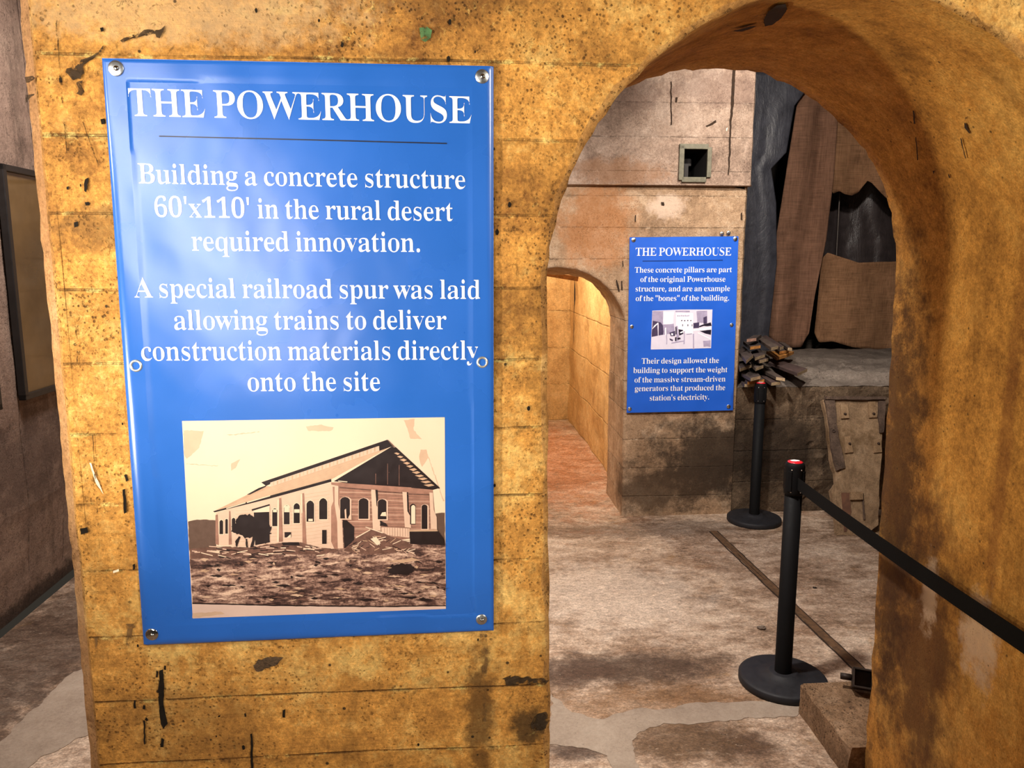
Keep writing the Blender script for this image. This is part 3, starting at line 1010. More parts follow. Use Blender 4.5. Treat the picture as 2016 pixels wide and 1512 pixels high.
# concrete ledge to the right of the pillar: face in line with the pillar, uneven top running back
def ledge_z(s, d):
    z = 0.885 + 0.02 * min(1, max(0, (d - 5.0) / 0.12))
    st = 5.42 - 0.35 * (s - 2.0) + 0.06 * nz(s * 3, 0, 0, 2)
    z += 0.055 * min(1, max(0, (d - st) / 0.05))
    st2 = 5.75 - 0.2 * (s - 2.0) + 0.07 * nz(s * 4, 3, 0, 2)
    z += 0.03 * min(1, max(0, (d - st2) / 0.06))
    if d > 5.04:
        z -= 0.09 * min(1, max(0, (d - 6.3) / 0.15 * 1.6))
        z += 0.012 * fbm(s * 9, d * 9, 0, 4)
        z += 0.05 * max(0, fbm(s * 14, d * 14, 0, 9)) * max(0, 1 - abs(d - 5.3) / 0.28) * min(1, max(0, (s - 2.15) / 0.2))
    return z


m = MB()
m.grid(lambda u, v: W(S_PR - 0.04 + (4.55 - S_PR) * u, 5.0 + 0.012 * fbm(u * 14, v * 8, 0, 7) + (0.05 * max(0, fbm(u * 9, v * 6, 0, 11)) if u > 0.2 else 0),
                       (0.885 - 0.012 * abs(fbm(u * 20, 0, 0, 1))) * v), 80, 30)
m.cur = 1
m.smooth = True
m.grid(lambda u, v: W(S_PR - 0.04 + (4.55 - S_PR) * u, 5.0 + 0.004 + 2.9 * v ** 1.4,
                      ledge_z(S_PR - 0.04 + (4.55 - S_PR) * u, 5.0 + 2.9 * v ** 1.4) - (0.012 * abs(fbm(u * 20, 0, 0, 1)) if v == 0 else 0)), 110, 70)
m.build('wall_ledge', [M_ledge, M_slab], fix=False)['kind'] = 'structure'

# curb block at the foot of the right jamb
m = MB()
kb = on_level(1573, 1404)
s0, dfar = kb
s0n = on_level(1650, 1512)[0]
N = 30
H = 0.122


def curb(u, v):
    # u along depth, v across: left foot, left top, top, right
    d = D1 + 0.002 + (dfar - D1) * u
    sl = s0n + (s0 - s0n) * min(1, max(0, (d - 2.3) / (dfar - 2.3)))
    k = v * 8
    j = 0.006 * fbm(d * 14, k * 1.3, 0, 6)
    pts = [(sl + j * .5, 0.0), (sl + j, H * .45), (sl + j, H - 0.008), (sl + 0.008 + j, H), (sl + 0.10, H + j * .4), (sl + 0.25, H + j * .3), (sl + 0.5, H), (sl + 0.5, 0.05), (sl + 0.5, 0.0)]
    s, z = pts[int(round(k))]
    return W(s, d, z)


M_curb = concrete('curb concrete', srgb(84, 62, 42), srgb(130, 102, 76), srgb(164, 136, 108), boards_axis=None, pit=0.9, streak=0.5, bump=1.0, specks=0.8, grit=0.4, pale=0.3, contrast=1.3)
m.grid(curb, 34, 8)
for uu in (0, 1):
    m.poly([curb(uu, k / 8) for k in range(9)])
m.build('trim_5', M_curb)['kind'] = 'structure'

# ------------------------------------------------------------------ lettering (outlines in thousandths of an em: advance, [contours])
GLYPHS = {
    '"': (274, [[180, 306, 167, 480, 230, 480, 217, 306], [57, 306, 44, 480, 107, 480, 94, 306]]),
    "'": (151, [[57, 306, 44, 480, 107, 480, 94, 306]]),
    ',': (180, [[28, -87, 47, -3, 61, 78, 124, 78, 129, 71, 104, -8, 71, -87]]),
    '-': (216, [[27, 154, 27, 206, 189, 206, 189, 154]]),
    '.': (180, [[89, -9, 79, -8, 69, -5, 60, 1, 54, 10, 50, 22, 48, 36, 50, 51, 54, 63, 60, 71, 69, 77, 79, 80, 89, 81, 100, 80, 110, 77, 119, 71, 126, 63, 130, 51, 132, 36, 130, 22, 126, 10, 119, 1, 110, -5, 100, -8]]),
    '0': (375, [[187, -7, 154, -3, 124, 7, 99, 24, 79, 48, 63, 76, 50, 111, 45, 134, 40, 158, 37, 184, 35, 212, 35, 241, 35, 270, 37, 298, 40, 324, 45, 348, 50, 371, 63, 405, 79, 433, 99, 456, 124, 473, 154, 483, 188, 486, 222, 483, 250, 473, 274, 456, 295, 433, 311, 405, 324, 370, 330, 347, 335, 323, 338, 297, 340, 269, 341, 240, 340, 211, 338, 184, 335, 158, 330, 133, 324, 110, 311, 76, 295, 47, 274, 24, 250, 7, 221, -3], [188, 37, 219, 43, 238, 61, 249, 91, 253, 114, 256, 140, 259, 170, 260, 204, 260, 240, 260, 277, 259, 310, 256, 340, 253, 367, 249, 390, 238, 419, 219, 437, 189, 443, 158, 437, 139, 419, 127, 390, 123, 367, 119, 340, 117, 310, 115, 277, 115, 240, 115, 204, 117, 170, 119, 140, 123, 114, 127, 91, 139, 61, 157, 43]]),
    '1': (375, [[77, 0, 77, 36, 121, 36, 135, 37, 147, 40, 156, 45, 162, 53, 165, 64, 166, 79, 157, 416, 99, 365, 87, 355, 75, 348, 65, 346, 62, 347, 56, 352, 50, 359, 45, 369, 41, 381, 40, 396, 79, 412, 97, 420, 118, 432, 139, 447, 186, 482, 242, 482, 242, 79, 243, 66, 245, 56, 250, 47, 258, 41, 271, 37, 287, 36, 331, 36, 331, 0]]),
    '6': (375, [[198, -7, 168, -4, 141, 4, 117, 18, 96, 37, 77, 62, 62, 93, 55, 114, 50, 138, 46, 164, 43, 192, 42, 222, 44, 258, 47, 293, 54, 325, 63, 356, 74, 384, 88, 409, 104, 432, 122, 450, 144, 466, 167, 477, 194, 484, 223, 486, 247, 485, 268, 482, 286, 476, 300, 468, 310, 459, 318, 449, 324, 437, 327, 425, 329, 412, 327, 399, 322, 387, 313, 376, 301, 367, 284, 362, 271, 360, 268, 400, 265, 413, 260, 424, 253, 434, 244, 441, 232, 445, 213, 447, 184, 441, 160, 426, 141, 401, 132, 381, 125, 358, 119, 331, 115, 302, 118, 269, 166, 286, 180, 291, 198, 293, 216, 294, 251, 290, 281, 278, 306, 258, 324, 230, 336, 196, 340, 155, 338, 127, 334, 102, 326, 79, 316, 57, 303, 38, 287, 22, 269, 9, 248, 0, 223, -5], [196, 38, 221, 41, 238, 49, 251, 64, 260, 85, 265, 113, 267, 148, 265, 181, 259, 208, 249, 228, 235, 242, 216, 250, 195, 253, 177, 252, 163, 249, 148, 243, 135, 236, 123, 228, 113, 221, 114, 184, 117, 152, 121, 124, 127, 100, 136, 81, 152, 57, 172, 42]]),
    'A': (437, [[3, 0, 3, 18, 8, 19, 21, 24, 33, 30, 42, 41, 51, 55, 60, 75, 217, 466, 213, 465, 373, 87, 400, 34, 411, 25, 425, 20, 431, 18, 431, 0, 241, 0, 241, 18, 265, 21, 289, 30, 295, 46, 284, 81, 264, 132, 92, 132, 67, 71, 64, 59, 63, 48, 69, 32, 90, 21, 122, 18, 116, 18, 116, 0], [102, 161, 253, 161, 177, 319]]),
    'B': (443, [[28, 0, 28, 17, 40, 20, 59, 25, 73, 32, 81, 44, 85, 60, 87, 82, 87, 369, 86, 386, 84, 401, 81, 412, 76, 421, 68, 428, 57, 433, 45, 436, 31, 438, 27, 439, 27, 455, 219, 455, 281, 451, 327, 439, 358, 418, 377, 388, 384, 351, 380, 320, 368, 294, 349, 274, 321, 258, 284, 247, 329, 235, 363, 217, 387, 194, 401, 165, 407, 132, 401, 93, 387, 61, 363, 35, 344, 22, 322, 12, 297, 6, 269, 1, 237, 0], [170, 252, 189, 252, 223, 254, 252, 261, 273, 272, 287, 290, 294, 314, 297, 345, 295, 373, 290, 395, 280, 412, 265, 424, 243, 431, 218, 434, 199, 433, 185, 430, 177, 425, 173, 417, 171, 406, 170, 391], [223, 24, 252, 27, 277, 35, 294, 49, 305, 69, 311, 95, 313, 128, 310, 162, 302, 188, 287, 208, 264, 221, 234, 228, 198, 231, 170, 231, 170, 65, 171, 51, 174, 41, 180, 33, 191, 28, 205, 25]]),
    'E': (442, [[26, 0, 26, 17, 38, 18, 58, 22, 73, 30, 81, 41, 86, 57, 87, 78, 87, 369, 86, 394, 81, 413, 72, 425, 58, 433, 39, 437, 28, 439, 28, 455, 387, 455, 387, 320, 395, 320, 387, 357, 371, 386, 349, 406, 318, 420, 279, 428, 231, 430, 196, 428, 186, 426, 179, 422, 174, 417, 171, 388, 171, 246, 195, 246, 225, 248, 250, 256, 269, 269, 283, 288, 293, 313, 300, 345, 292, 345, 292, 118, 299, 118, 296, 143, 291, 164, 284, 181, 275, 195, 262, 206, 247, 213, 229, 218, 209, 221, 186, 222, 171, 222, 171, 67, 172, 53, 175, 42, 183, 35, 195, 31, 211, 28, 230, 28, 263, 29, 292, 32, 318, 39, 341, 48, 362, 60, 380, 75, 396, 94, 410, 116, 422, 143, 418, 143, 390, 0]]),
    'H': (523, [[27, 0, 27, 17, 40, 20, 59, 24, 73, 32, 81, 43, 85, 59, 87, 81, 87, 379, 85, 398, 81, 413, 72, 424, 58, 431, 40, 436, 28, 439, 28, 455, 230, 455, 230, 439, 199, 432, 188, 428, 180, 422, 175, 415, 172, 406, 171, 394, 170, 379, 170, 251, 354, 251, 354, 379, 349, 415, 344, 422, 336, 428, 326, 432, 294, 439, 294, 455, 495, 455, 495, 439, 483, 436, 464, 431, 451, 424, 443, 414, 439, 399, 437, 379, 437, 81, 439, 60, 443, 44, 451, 33, 464, 25, 483, 20, 495, 17, 495, 0, 294, 0, 294, 17, 306, 20, 324, 24, 339, 31, 348, 41, 352, 58, 354, 81, 354, 221, 170, 221, 170, 81, 171, 59, 176, 43, 184, 32, 198, 24, 217, 20, 230, 17, 230, 0]]),
    'O': (525, [[261, -11, 231, -9, 202, -3, 174, 7, 148, 21, 125, 38, 103, 58, 85, 81, 69, 106, 56, 134, 47, 163, 41, 195, 40, 228, 41, 260, 47, 292, 56, 321, 69, 349, 85, 374, 104, 397, 125, 417, 149, 434, 176, 448, 204, 458, 234, 464, 265, 466, 295, 464, 324, 458, 352, 448, 378, 435, 401, 418, 422, 399, 441, 376, 456, 351, 469, 323, 479, 293, 484, 261, 486, 228, 484, 195, 479, 163, 469, 134, 456, 106, 440, 81, 421, 58, 400, 38, 376, 21, 350, 7, 321, -3, 291, -9], [267, 12, 313, 21, 349, 47, 373, 90, 387, 150, 391, 228, 390, 268, 386, 304, 380, 337, 370, 365, 358, 389, 333, 419, 301, 437, 257, 443, 211, 435, 176, 409, 152, 366, 138, 305, 133, 228, 134, 188, 138, 151, 145, 119, 154, 91, 166, 67, 192, 37, 224, 18]]),
    'P': (418, [[27, 0, 27, 17, 40, 20, 59, 24, 73, 32, 81, 43, 85, 59, 87, 81, 87, 379, 85, 398, 81, 413, 72, 424, 58, 431, 40, 436, 28, 439, 28, 455, 213, 455, 245, 455, 273, 453, 296, 450, 315, 445, 330, 440, 350, 429, 366, 415, 379, 398, 389, 378, 395, 356, 397, 332, 392, 296, 379, 266, 358, 240, 341, 228, 322, 218, 298, 211, 271, 207, 241, 206, 170, 206, 170, 81, 171, 59, 176, 43, 184, 32, 198, 24, 217, 20, 230, 17, 230, 0], [170, 230, 202, 230, 235, 232, 262, 240, 282, 253, 295, 271, 302, 297, 304, 329, 302, 361, 296, 387, 286, 406, 269, 420, 246, 428, 218, 431, 201, 430, 189, 428, 179, 424, 174, 418, 171, 409, 170, 398]]),
    'R': (473, [[27, 0, 27, 17, 40, 20, 59, 24, 73, 32, 81, 43, 85, 59, 87, 81, 87, 379, 85, 398, 81, 413, 72, 424, 58, 431, 40, 436, 28, 439, 28, 455, 217, 455, 254, 454, 287, 451, 316, 445, 340, 436, 360, 426, 384, 403, 400, 372, 405, 334, 401, 303, 390, 277, 371, 255, 345, 237, 305, 224, 422, 50, 443, 26, 453, 21, 464, 18, 477, 17, 468, 17, 468, 0, 349, 0, 212, 212, 170, 212, 170, 81, 171, 59, 176, 43, 184, 32, 198, 24, 217, 20, 230, 17, 230, 0], [170, 234, 205, 234, 239, 236, 268, 245, 290, 258, 304, 278, 313, 304, 316, 336, 312, 370, 302, 397, 284, 416, 258, 427, 226, 431, 206, 430, 190, 427, 179, 422, 174, 414, 171, 402, 170, 385]]),
    'S': (390, [[55, -11, 55, 158, 51, 158, 64, 113, 80, 77, 102, 50, 128, 30, 159, 19, 195, 15, 224, 17, 248, 24, 266, 36, 280, 51, 288, 69, 291, 89, 284, 117, 264, 140, 232, 160, 168, 191, 134, 210, 107, 231, 87, 253, 73, 276, 65, 302, 62, 332, 64, 358, 69, 381, 78, 403, 90, 421, 105, 437, 122, 449, 141, 459, 162, 464, 183, 466, 226, 461, 279, 448, 289, 446, 302, 445, 318, 447, 328, 454, 332, 466, 327, 466, 327, 319, 334, 319, 326, 343, 316, 365, 304, 385, 289, 402, 273, 417, 255, 429, 236, 438, 216, 443, 193, 445, 169, 443, 148, 437, 131, 426, 117, 413, 110, 398, 108, 380, 110, 364, 116, 349, 127, 336, 143, 325, 161, 314, 183, 303, 248, 273, 272, 260, 293, 247, 309, 233, 322, 219, 331, 204, 338, 188, 343, 171, 346, 153, 347, 133, 345, 106, 339, 80, 328, 58, 314, 38, 296, 21, 275, 8, 250, -2, 222, -8, 193, -10, 161, -8, 129, 1, 102, 9, 87, 12, 74, 12, 66, 10, 58, 7, 50, -11]]),
    'T': (423, [[104, 0, 104, 17, 117, 19, 137, 23, 152, 31, 161, 42, 166, 59, 168, 81, 168, 433, 148, 433, 112, 430, 81, 420, 56, 403, 36, 380, 24, 352, 17, 318, 23, 318, 23, 455, 398, 455, 398, 317, 405, 317, 397, 359, 379, 391, 351, 415, 315, 429, 270, 433, 251, 433, 251, 81, 253, 58, 257, 41, 266, 30, 282, 23, 302, 19, 316, 17, 316, 0]]),
    'U': (492, [[247, -13, 215, -11, 185, -6, 161, 2, 140, 14, 124, 29, 110, 47, 99, 69, 92, 94, 87, 123, 85, 155, 85, 379, 84, 398, 79, 413, 71, 424, 57, 431, 38, 436, 27, 439, 27, 455, 228, 455, 228, 439, 197, 432, 186, 428, 178, 422, 173, 415, 169, 379, 169, 140, 171, 104, 179, 74, 193, 51, 213, 35, 240, 25, 276, 22, 322, 28, 359, 44, 385, 71, 399, 110, 404, 159, 404, 378, 403, 398, 398, 413, 389, 423, 375, 431, 354, 436, 340, 439, 340, 455, 462, 455, 462, 439, 451, 435, 434, 429, 422, 421, 415, 411, 412, 396, 410, 378, 410, 181, 409, 142, 404, 108, 396, 78, 384, 53, 370, 32, 353, 16, 332, 3, 308, -6, 280, -11]]),
    'W': (611, [[182, -11, 44, 393, 38, 407, 32, 419, 25, 427, 15, 433, 2, 437, -3, 439, -3, 455, 169, 455, 169, 439, 165, 438, 152, 435, 141, 432, 134, 427, 129, 420, 128, 410, 136, 373, 223, 153, 312, 353, 298, 399, 292, 413, 285, 423, 275, 429, 263, 434, 248, 437, 241, 439, 241, 455, 427, 455, 427, 439, 407, 436, 387, 427, 381, 412, 387, 386, 474, 166, 552, 369, 561, 406, 559, 417, 555, 425, 546, 430, 534, 434, 520, 437, 515, 439, 515, 455, 612, 455, 612, 439, 606, 435, 593, 429, 584, 421, 577, 410, 570, 396, 563, 379, 435, -11, 439, -11, 316, 309, 179, -11]]),
    'a': (344, [[257, -10, 234, -5, 219, 10, 204, 35, 161, 11, 129, -4, 94, -9, 78, -6, 63, 0, 50, 11, 40, 26, 34, 43, 32, 63, 37, 91, 50, 115, 71, 136, 89, 147, 111, 158, 137, 169, 168, 180, 211, 190, 211, 241, 209, 258, 205, 272, 197, 282, 184, 290, 168, 294, 147, 296, 118, 293, 98, 286, 93, 274, 103, 257, 107, 248, 110, 239, 111, 231, 110, 220, 106, 210, 101, 202, 94, 196, 86, 192, 79, 191, 69, 192, 61, 196, 54, 203, 49, 212, 46, 223, 45, 236, 47, 252, 51, 266, 59, 278, 70, 290, 83, 300, 100, 308, 118, 314, 139, 317, 161, 318, 202, 315, 233, 307, 254, 292, 268, 271, 278, 244, 281, 210, 281, 62, 283, 40, 287, 37, 294, 35, 308, 34, 315, 42, 319, 28, 298, 7, 276, -6], [151, 34, 181, 41, 191, 47, 200, 54, 211, 63, 206, 169, 145, 151, 115, 123, 106, 84, 110, 56, 123, 39]]),
    'b': (361, [[55, -11, 55, 388, 54, 407, 52, 420, 48, 428, 38, 434, 25, 437, 20, 439, 20, 455, 126, 455, 134, 279, 170, 301, 195, 314, 223, 318, 240, 316, 259, 310, 276, 299, 291, 284, 304, 266, 315, 245, 323, 221, 328, 195, 330, 166, 328, 133, 322, 103, 311, 75, 298, 51, 281, 30, 262, 13, 240, 0, 217, -8, 194, -10, 167, -6, 140, 7, 105, 28, 46, -11], [180, 14, 211, 18, 231, 30, 243, 49, 251, 77, 256, 114, 257, 160, 256, 197, 251, 228, 242, 251, 229, 267, 210, 277, 186, 280, 170, 279, 158, 275, 147, 270, 137, 262, 130, 253, 126, 242, 126, 69, 131, 38, 149, 20]]),
    'c': (293, [[157, -10, 135, -8, 114, -1, 94, 11, 77, 26, 61, 45, 49, 68, 39, 93, 33, 120, 31, 150, 34, 181, 40, 210, 51, 237, 65, 260, 83, 280, 103, 297, 126, 309, 150, 317, 176, 319, 201, 317, 224, 310, 242, 298, 255, 283, 262, 265, 265, 245, 264, 233, 261, 223, 257, 215, 251, 209, 244, 205, 239, 204, 223, 209, 212, 225, 208, 251, 209, 261, 209, 271, 206, 286, 193, 294, 167, 297, 141, 292, 122, 279, 110, 257, 102, 227, 100, 187, 103, 142, 111, 105, 126, 76, 146, 55, 172, 42, 202, 38, 233, 42, 258, 53, 271, 72, 276, 60, 254, 35, 232, 15, 208, 1, 183, -7]]),
    'd': (370, [[138, -10, 121, -8, 103, -1, 86, 10, 70, 26, 57, 44, 46, 66, 38, 91, 33, 118, 31, 147, 33, 180, 39, 210, 47, 237, 59, 261, 73, 281, 89, 297, 107, 309, 126, 316, 144, 318, 170, 314, 193, 301, 227, 280, 235, 401, 234, 413, 229, 423, 221, 430, 209, 435, 194, 438, 188, 439, 188, 455, 307, 455, 307, 75, 308, 60, 310, 49, 314, 41, 322, 35, 335, 30, 341, 28, 341, 11, 330, 10, 305, 7, 278, 3, 250, -3, 232, -10, 226, 39, 192, 12, 167, -5], [169, 28, 186, 30, 199, 34, 211, 41, 221, 51, 229, 62, 235, 76, 235, 242, 231, 252, 225, 262, 215, 270, 203, 276, 189, 279, 172, 281, 148, 277, 130, 267, 119, 250, 111, 225, 107, 193, 106, 153, 107, 115, 111, 83, 118, 58, 129, 42, 146, 32]]),
    'e': (301, [[153, -10, 132, -8, 111, -1, 92, 10, 75, 26, 60, 45, 48, 69, 39, 95, 33, 125, 31, 157, 33, 187, 39, 215, 49, 240, 61, 263, 77, 282, 94, 298, 114, 309, 135, 316, 156, 318, 188, 314, 216, 301, 239, 280, 256, 251, 267, 216, 271, 173, 271, 166, 105, 166, 109, 121, 119, 87, 137, 62, 164, 47, 202, 42, 231, 47, 257, 62, 271, 86, 275, 73, 254, 43, 232, 20, 208, 3, 181, -7], [104, 192, 213, 192, 213, 215, 213, 241, 210, 261, 205, 277, 196, 288, 182, 295, 158, 297, 125, 286, 109, 255, 104, 203]]),
    'f': (214, [[27, 0, 27, 16, 47, 22, 54, 25, 58, 30, 62, 35, 64, 73, 64, 277, 28, 277, 28, 310, 64, 310, 64, 353, 68, 386, 78, 413, 94, 436, 116, 452, 142, 461, 175, 465, 197, 463, 216, 456, 231, 446, 242, 432, 249, 417, 251, 400, 250, 386, 247, 375, 242, 367, 236, 360, 230, 357, 223, 355, 217, 356, 210, 360, 205, 365, 201, 372, 198, 381, 197, 391, 198, 400, 200, 410, 204, 420, 207, 426, 209, 433, 207, 438, 196, 442, 181, 443, 162, 442, 149, 437, 142, 430, 138, 419, 136, 406, 136, 390, 136, 310, 191, 310, 191, 277, 136, 277, 136, 65, 137, 47, 141, 34, 148, 26, 161, 20, 178, 17, 187, 16, 187, 0]]),
    'g': (327, [[146, -140, 108, -138, 78, -132, 55, -122, 39, -108, 30, -92, 26, -75, 32, -54, 46, -38, 75, -26, 53, -10, 40, 9, 35, 30, 37, 46, 43, 61, 52, 74, 65, 86, 83, 98, 107, 110, 81, 124, 60, 141, 46, 161, 37, 185, 34, 212, 36, 232, 41, 251, 50, 268, 62, 282, 76, 295, 93, 305, 113, 312, 134, 317, 156, 318, 181, 317, 205, 312, 229, 304, 305, 304, 305, 268, 258, 268, 270, 248, 277, 226, 280, 203, 278, 185, 273, 167, 265, 151, 255, 137, 243, 125, 228, 116, 211, 108, 192, 104, 171, 103, 157, 103, 141, 104, 127, 103, 115, 100, 104, 94, 95, 87, 90, 80, 89, 71, 94, 59, 113, 51, 140, 49, 175, 49, 207, 48, 234, 45, 255, 40, 271, 33, 283, 24, 292, 13, 298, -1, 302, -18, 304, -37, 299, -67, 286, -92, 265, -113, 248, -123, 227, -130, 203, -136, 176, -139], [155, 124, 178, 127, 193, 134, 202, 146, 207, 163, 210, 184, 211, 211, 210, 238, 207, 260, 202, 276, 193, 288, 178, 295, 155, 297, 137, 295, 122, 288, 113, 276, 107, 260, 103, 238, 102, 211, 103, 184, 107, 163, 112, 146, 122, 134, 136, 127], [162, -116, 223, -111, 263, -94, 275, -66, 274, -55, 267, -47, 256, -41, 242, -37, 225, -35, 205, -34, 89, -34, 73, -45, 64, -58, 61, -73, 64, -84, 73, -94, 87, -103, 107, -111, 131, -115]]),
    'h': (381, [[30, 0, 30, 16, 34, 17, 46, 21, 55, 26, 61, 33, 64, 43, 64, 56, 64, 399, 64, 412, 61, 422, 56, 429, 48, 435, 35, 438, 31, 440, 31, 455, 136, 455, 144, 267, 184, 295, 213, 313, 245, 318, 269, 314, 290, 301, 305, 280, 315, 250, 318, 212, 318, 56, 319, 43, 322, 33, 326, 26, 335, 21, 348, 17, 351, 16, 351, 0, 214, 0, 214, 16, 210, 16, 232, 21, 244, 34, 247, 56, 247, 217, 246, 234, 244, 247, 240, 258, 233, 265, 220, 270, 200, 271, 176, 267, 155, 255, 136, 235, 136, 56, 136, 43, 139, 33, 143, 26, 152, 21, 164, 17, 168, 16, 168, 0]]),
    'i': (198, [[99, 362, 92, 364, 83, 368, 74, 376, 68, 387, 64, 399, 62, 412, 64, 426, 68, 438, 74, 449, 83, 457, 92, 462, 102, 463, 110, 462, 119, 457, 127, 449, 134, 438, 138, 426, 139, 412, 138, 399, 133, 387, 127, 376, 119, 368, 109, 364], [30, 0, 30, 16, 34, 18, 46, 21, 56, 26, 61, 32, 64, 43, 64, 56, 64, 252, 64, 267, 62, 278, 58, 285, 49, 289, 36, 292, 32, 293, 33, 310, 136, 310, 136, 56, 137, 43, 139, 33, 144, 26, 152, 21, 164, 18, 168, 16, 168, 0]]),
    'l': (199, [[30, 0, 30, 16, 34, 18, 46, 21, 56, 26, 61, 32, 64, 43, 64, 56, 64, 398, 64, 411, 62, 421, 58, 429, 50, 434, 37, 438, 32, 439, 32, 455, 136, 455, 136, 56, 137, 43, 139, 33, 144, 26, 152, 21, 164, 18, 168, 16, 168, 0]]),
    'm': (554, [[30, 0, 30, 16, 34, 17, 46, 21, 55, 26, 61, 33, 64, 43, 64, 56, 64, 253, 64, 266, 61, 276, 56, 284, 48, 289, 35, 293, 31, 294, 31, 310, 134, 310, 143, 265, 182, 294, 210, 312, 239, 318, 270, 312, 294, 293, 319, 261, 357, 293, 387, 312, 420, 318, 443, 314, 463, 301, 479, 280, 488, 250, 492, 212, 492, 56, 492, 43, 495, 33, 499, 26, 508, 21, 520, 17, 524, 16, 524, 0, 389, 0, 389, 16, 393, 18, 405, 21, 414, 26, 418, 34, 421, 44, 422, 56, 422, 217, 421, 234, 419, 247, 415, 258, 408, 265, 395, 270, 375, 271, 352, 268, 332, 256, 312, 237, 312, 56, 313, 44, 315, 34, 320, 26, 328, 21, 340, 18, 344, 16, 344, 0, 211, 0, 211, 16, 215, 18, 227, 21, 236, 26, 240, 34, 243, 44, 244, 56, 244, 217, 243, 233, 241, 247, 237, 258, 230, 265, 217, 270, 197, 271, 173, 267, 152, 255, 134, 235, 134, 56, 135, 44, 137, 34, 142, 27, 150, 21, 162, 18, 165, 16, 165, 0]]),
    'n': (381, [[30, 0, 30, 16, 34, 17, 46, 21, 55, 26, 61, 33, 64, 43, 64, 56, 64, 253, 64, 266, 61, 276, 56, 284, 48, 289, 35, 293, 31, 294, 31, 310, 136, 310, 144, 267, 183, 296, 212, 313, 245, 318, 269, 314, 290, 301, 305, 280, 315, 250, 318, 212, 318, 56, 319, 43, 322, 33, 326, 26, 335, 21, 348, 17, 351, 16, 351, 0, 214, 0, 214, 16, 210, 16, 232, 21, 244, 34, 247, 56, 247, 217, 246, 234, 244, 247, 240, 258, 233, 265, 220, 270, 200, 271, 176, 267, 155, 255, 136, 235, 136, 56, 136, 43, 139, 33, 143, 26, 152, 21, 164, 17, 168, 16, 168, 0]]),
    'o': (336, [[170, -10, 143, -8, 119, -1, 98, 11, 78, 27, 62, 47, 49, 70, 39, 96, 33, 124, 31, 154, 33, 184, 39, 213, 49, 239, 62, 262, 78, 281, 98, 297, 119, 309, 143, 316, 169, 318, 193, 316, 216, 309, 238, 298, 257, 282, 273, 263, 287, 240, 297, 214, 303, 185, 305, 154, 303, 123, 297, 94, 287, 69, 273, 46, 257, 26, 238, 11, 217, -1, 193, -8], [171, 11, 192, 14, 209, 24, 220, 39, 224, 50, 227, 64, 229, 81, 232, 154, 230, 206, 226, 245, 219, 271, 208, 286, 192, 296, 171, 299, 144, 296, 127, 286, 117, 271, 110, 245, 106, 206, 105, 154, 108, 82, 110, 64, 113, 50, 117, 39, 128, 24, 145, 14]]),
    'p': (371, [[29, -139, 29, -124, 30, -123, 40, -120, 49, -117, 55, -113, 60, -107, 62, -101, 64, -64, 64, 243, 64, 261, 62, 275, 57, 283, 49, 288, 37, 292, 31, 295, 31, 310, 131, 310, 141, 263, 176, 294, 202, 313, 232, 319, 249, 317, 268, 310, 285, 298, 300, 283, 313, 264, 323, 241, 331, 216, 336, 189, 338, 160, 336, 128, 331, 99, 323, 72, 312, 48, 299, 28, 283, 12, 265, 0, 246, -8, 229, -10, 202, -5, 179, 9, 144, 32, 136, -58, 140, -99, 144, -107, 151, -113, 160, -118, 185, -123, 185, -139], [193, 28, 221, 32, 239, 42, 251, 59, 258, 84, 263, 116, 265, 154, 263, 192, 259, 223, 253, 248, 242, 265, 224, 275, 196, 278, 172, 273, 152, 259, 136, 235, 136, 69, 149, 46, 168, 33]]),
    'q': (364, [[187, -139, 187, -123, 195, -121, 211, -118, 223, -114, 231, -107, 235, -97, 236, -83, 228, 29, 192, 8, 168, -5, 140, -9, 122, -7, 104, -1, 86, 10, 71, 25, 58, 43, 47, 64, 39, 88, 34, 115, 32, 144, 34, 176, 41, 207, 51, 234, 65, 259, 81, 280, 101, 297, 122, 309, 146, 317, 168, 319, 195, 315, 222, 302, 257, 281, 316, 320, 308, 320, 308, -83, 308, -96, 311, -106, 316, -113, 325, -118, 338, -122, 342, -123, 342, -139], [177, 30, 193, 31, 205, 34, 216, 40, 226, 47, 232, 56, 236, 67, 236, 241, 231, 271, 213, 289, 182, 295, 152, 291, 132, 280, 119, 261, 111, 234, 106, 199, 105, 156, 106, 117, 111, 85, 119, 60, 132, 43, 152, 33]]),
    'r': (287, [[30, 0, 30, 16, 34, 18, 46, 21, 56, 26, 61, 32, 64, 43, 64, 56, 64, 252, 64, 267, 62, 278, 57, 285, 48, 289, 36, 292, 32, 293, 33, 310, 134, 310, 144, 252, 168, 272, 181, 288, 195, 301, 209, 311, 222, 316, 235, 318, 246, 317, 257, 312, 266, 304, 272, 293, 276, 281, 278, 266, 276, 254, 273, 243, 268, 234, 262, 228, 255, 224, 246, 222, 241, 223, 235, 226, 231, 231, 216, 250, 211, 255, 202, 259, 186, 260, 173, 258, 161, 252, 151, 241, 143, 228, 139, 211, 137, 192, 137, 56, 138, 42, 142, 32, 149, 25, 162, 21, 178, 18, 185, 16, 185, 0]]),
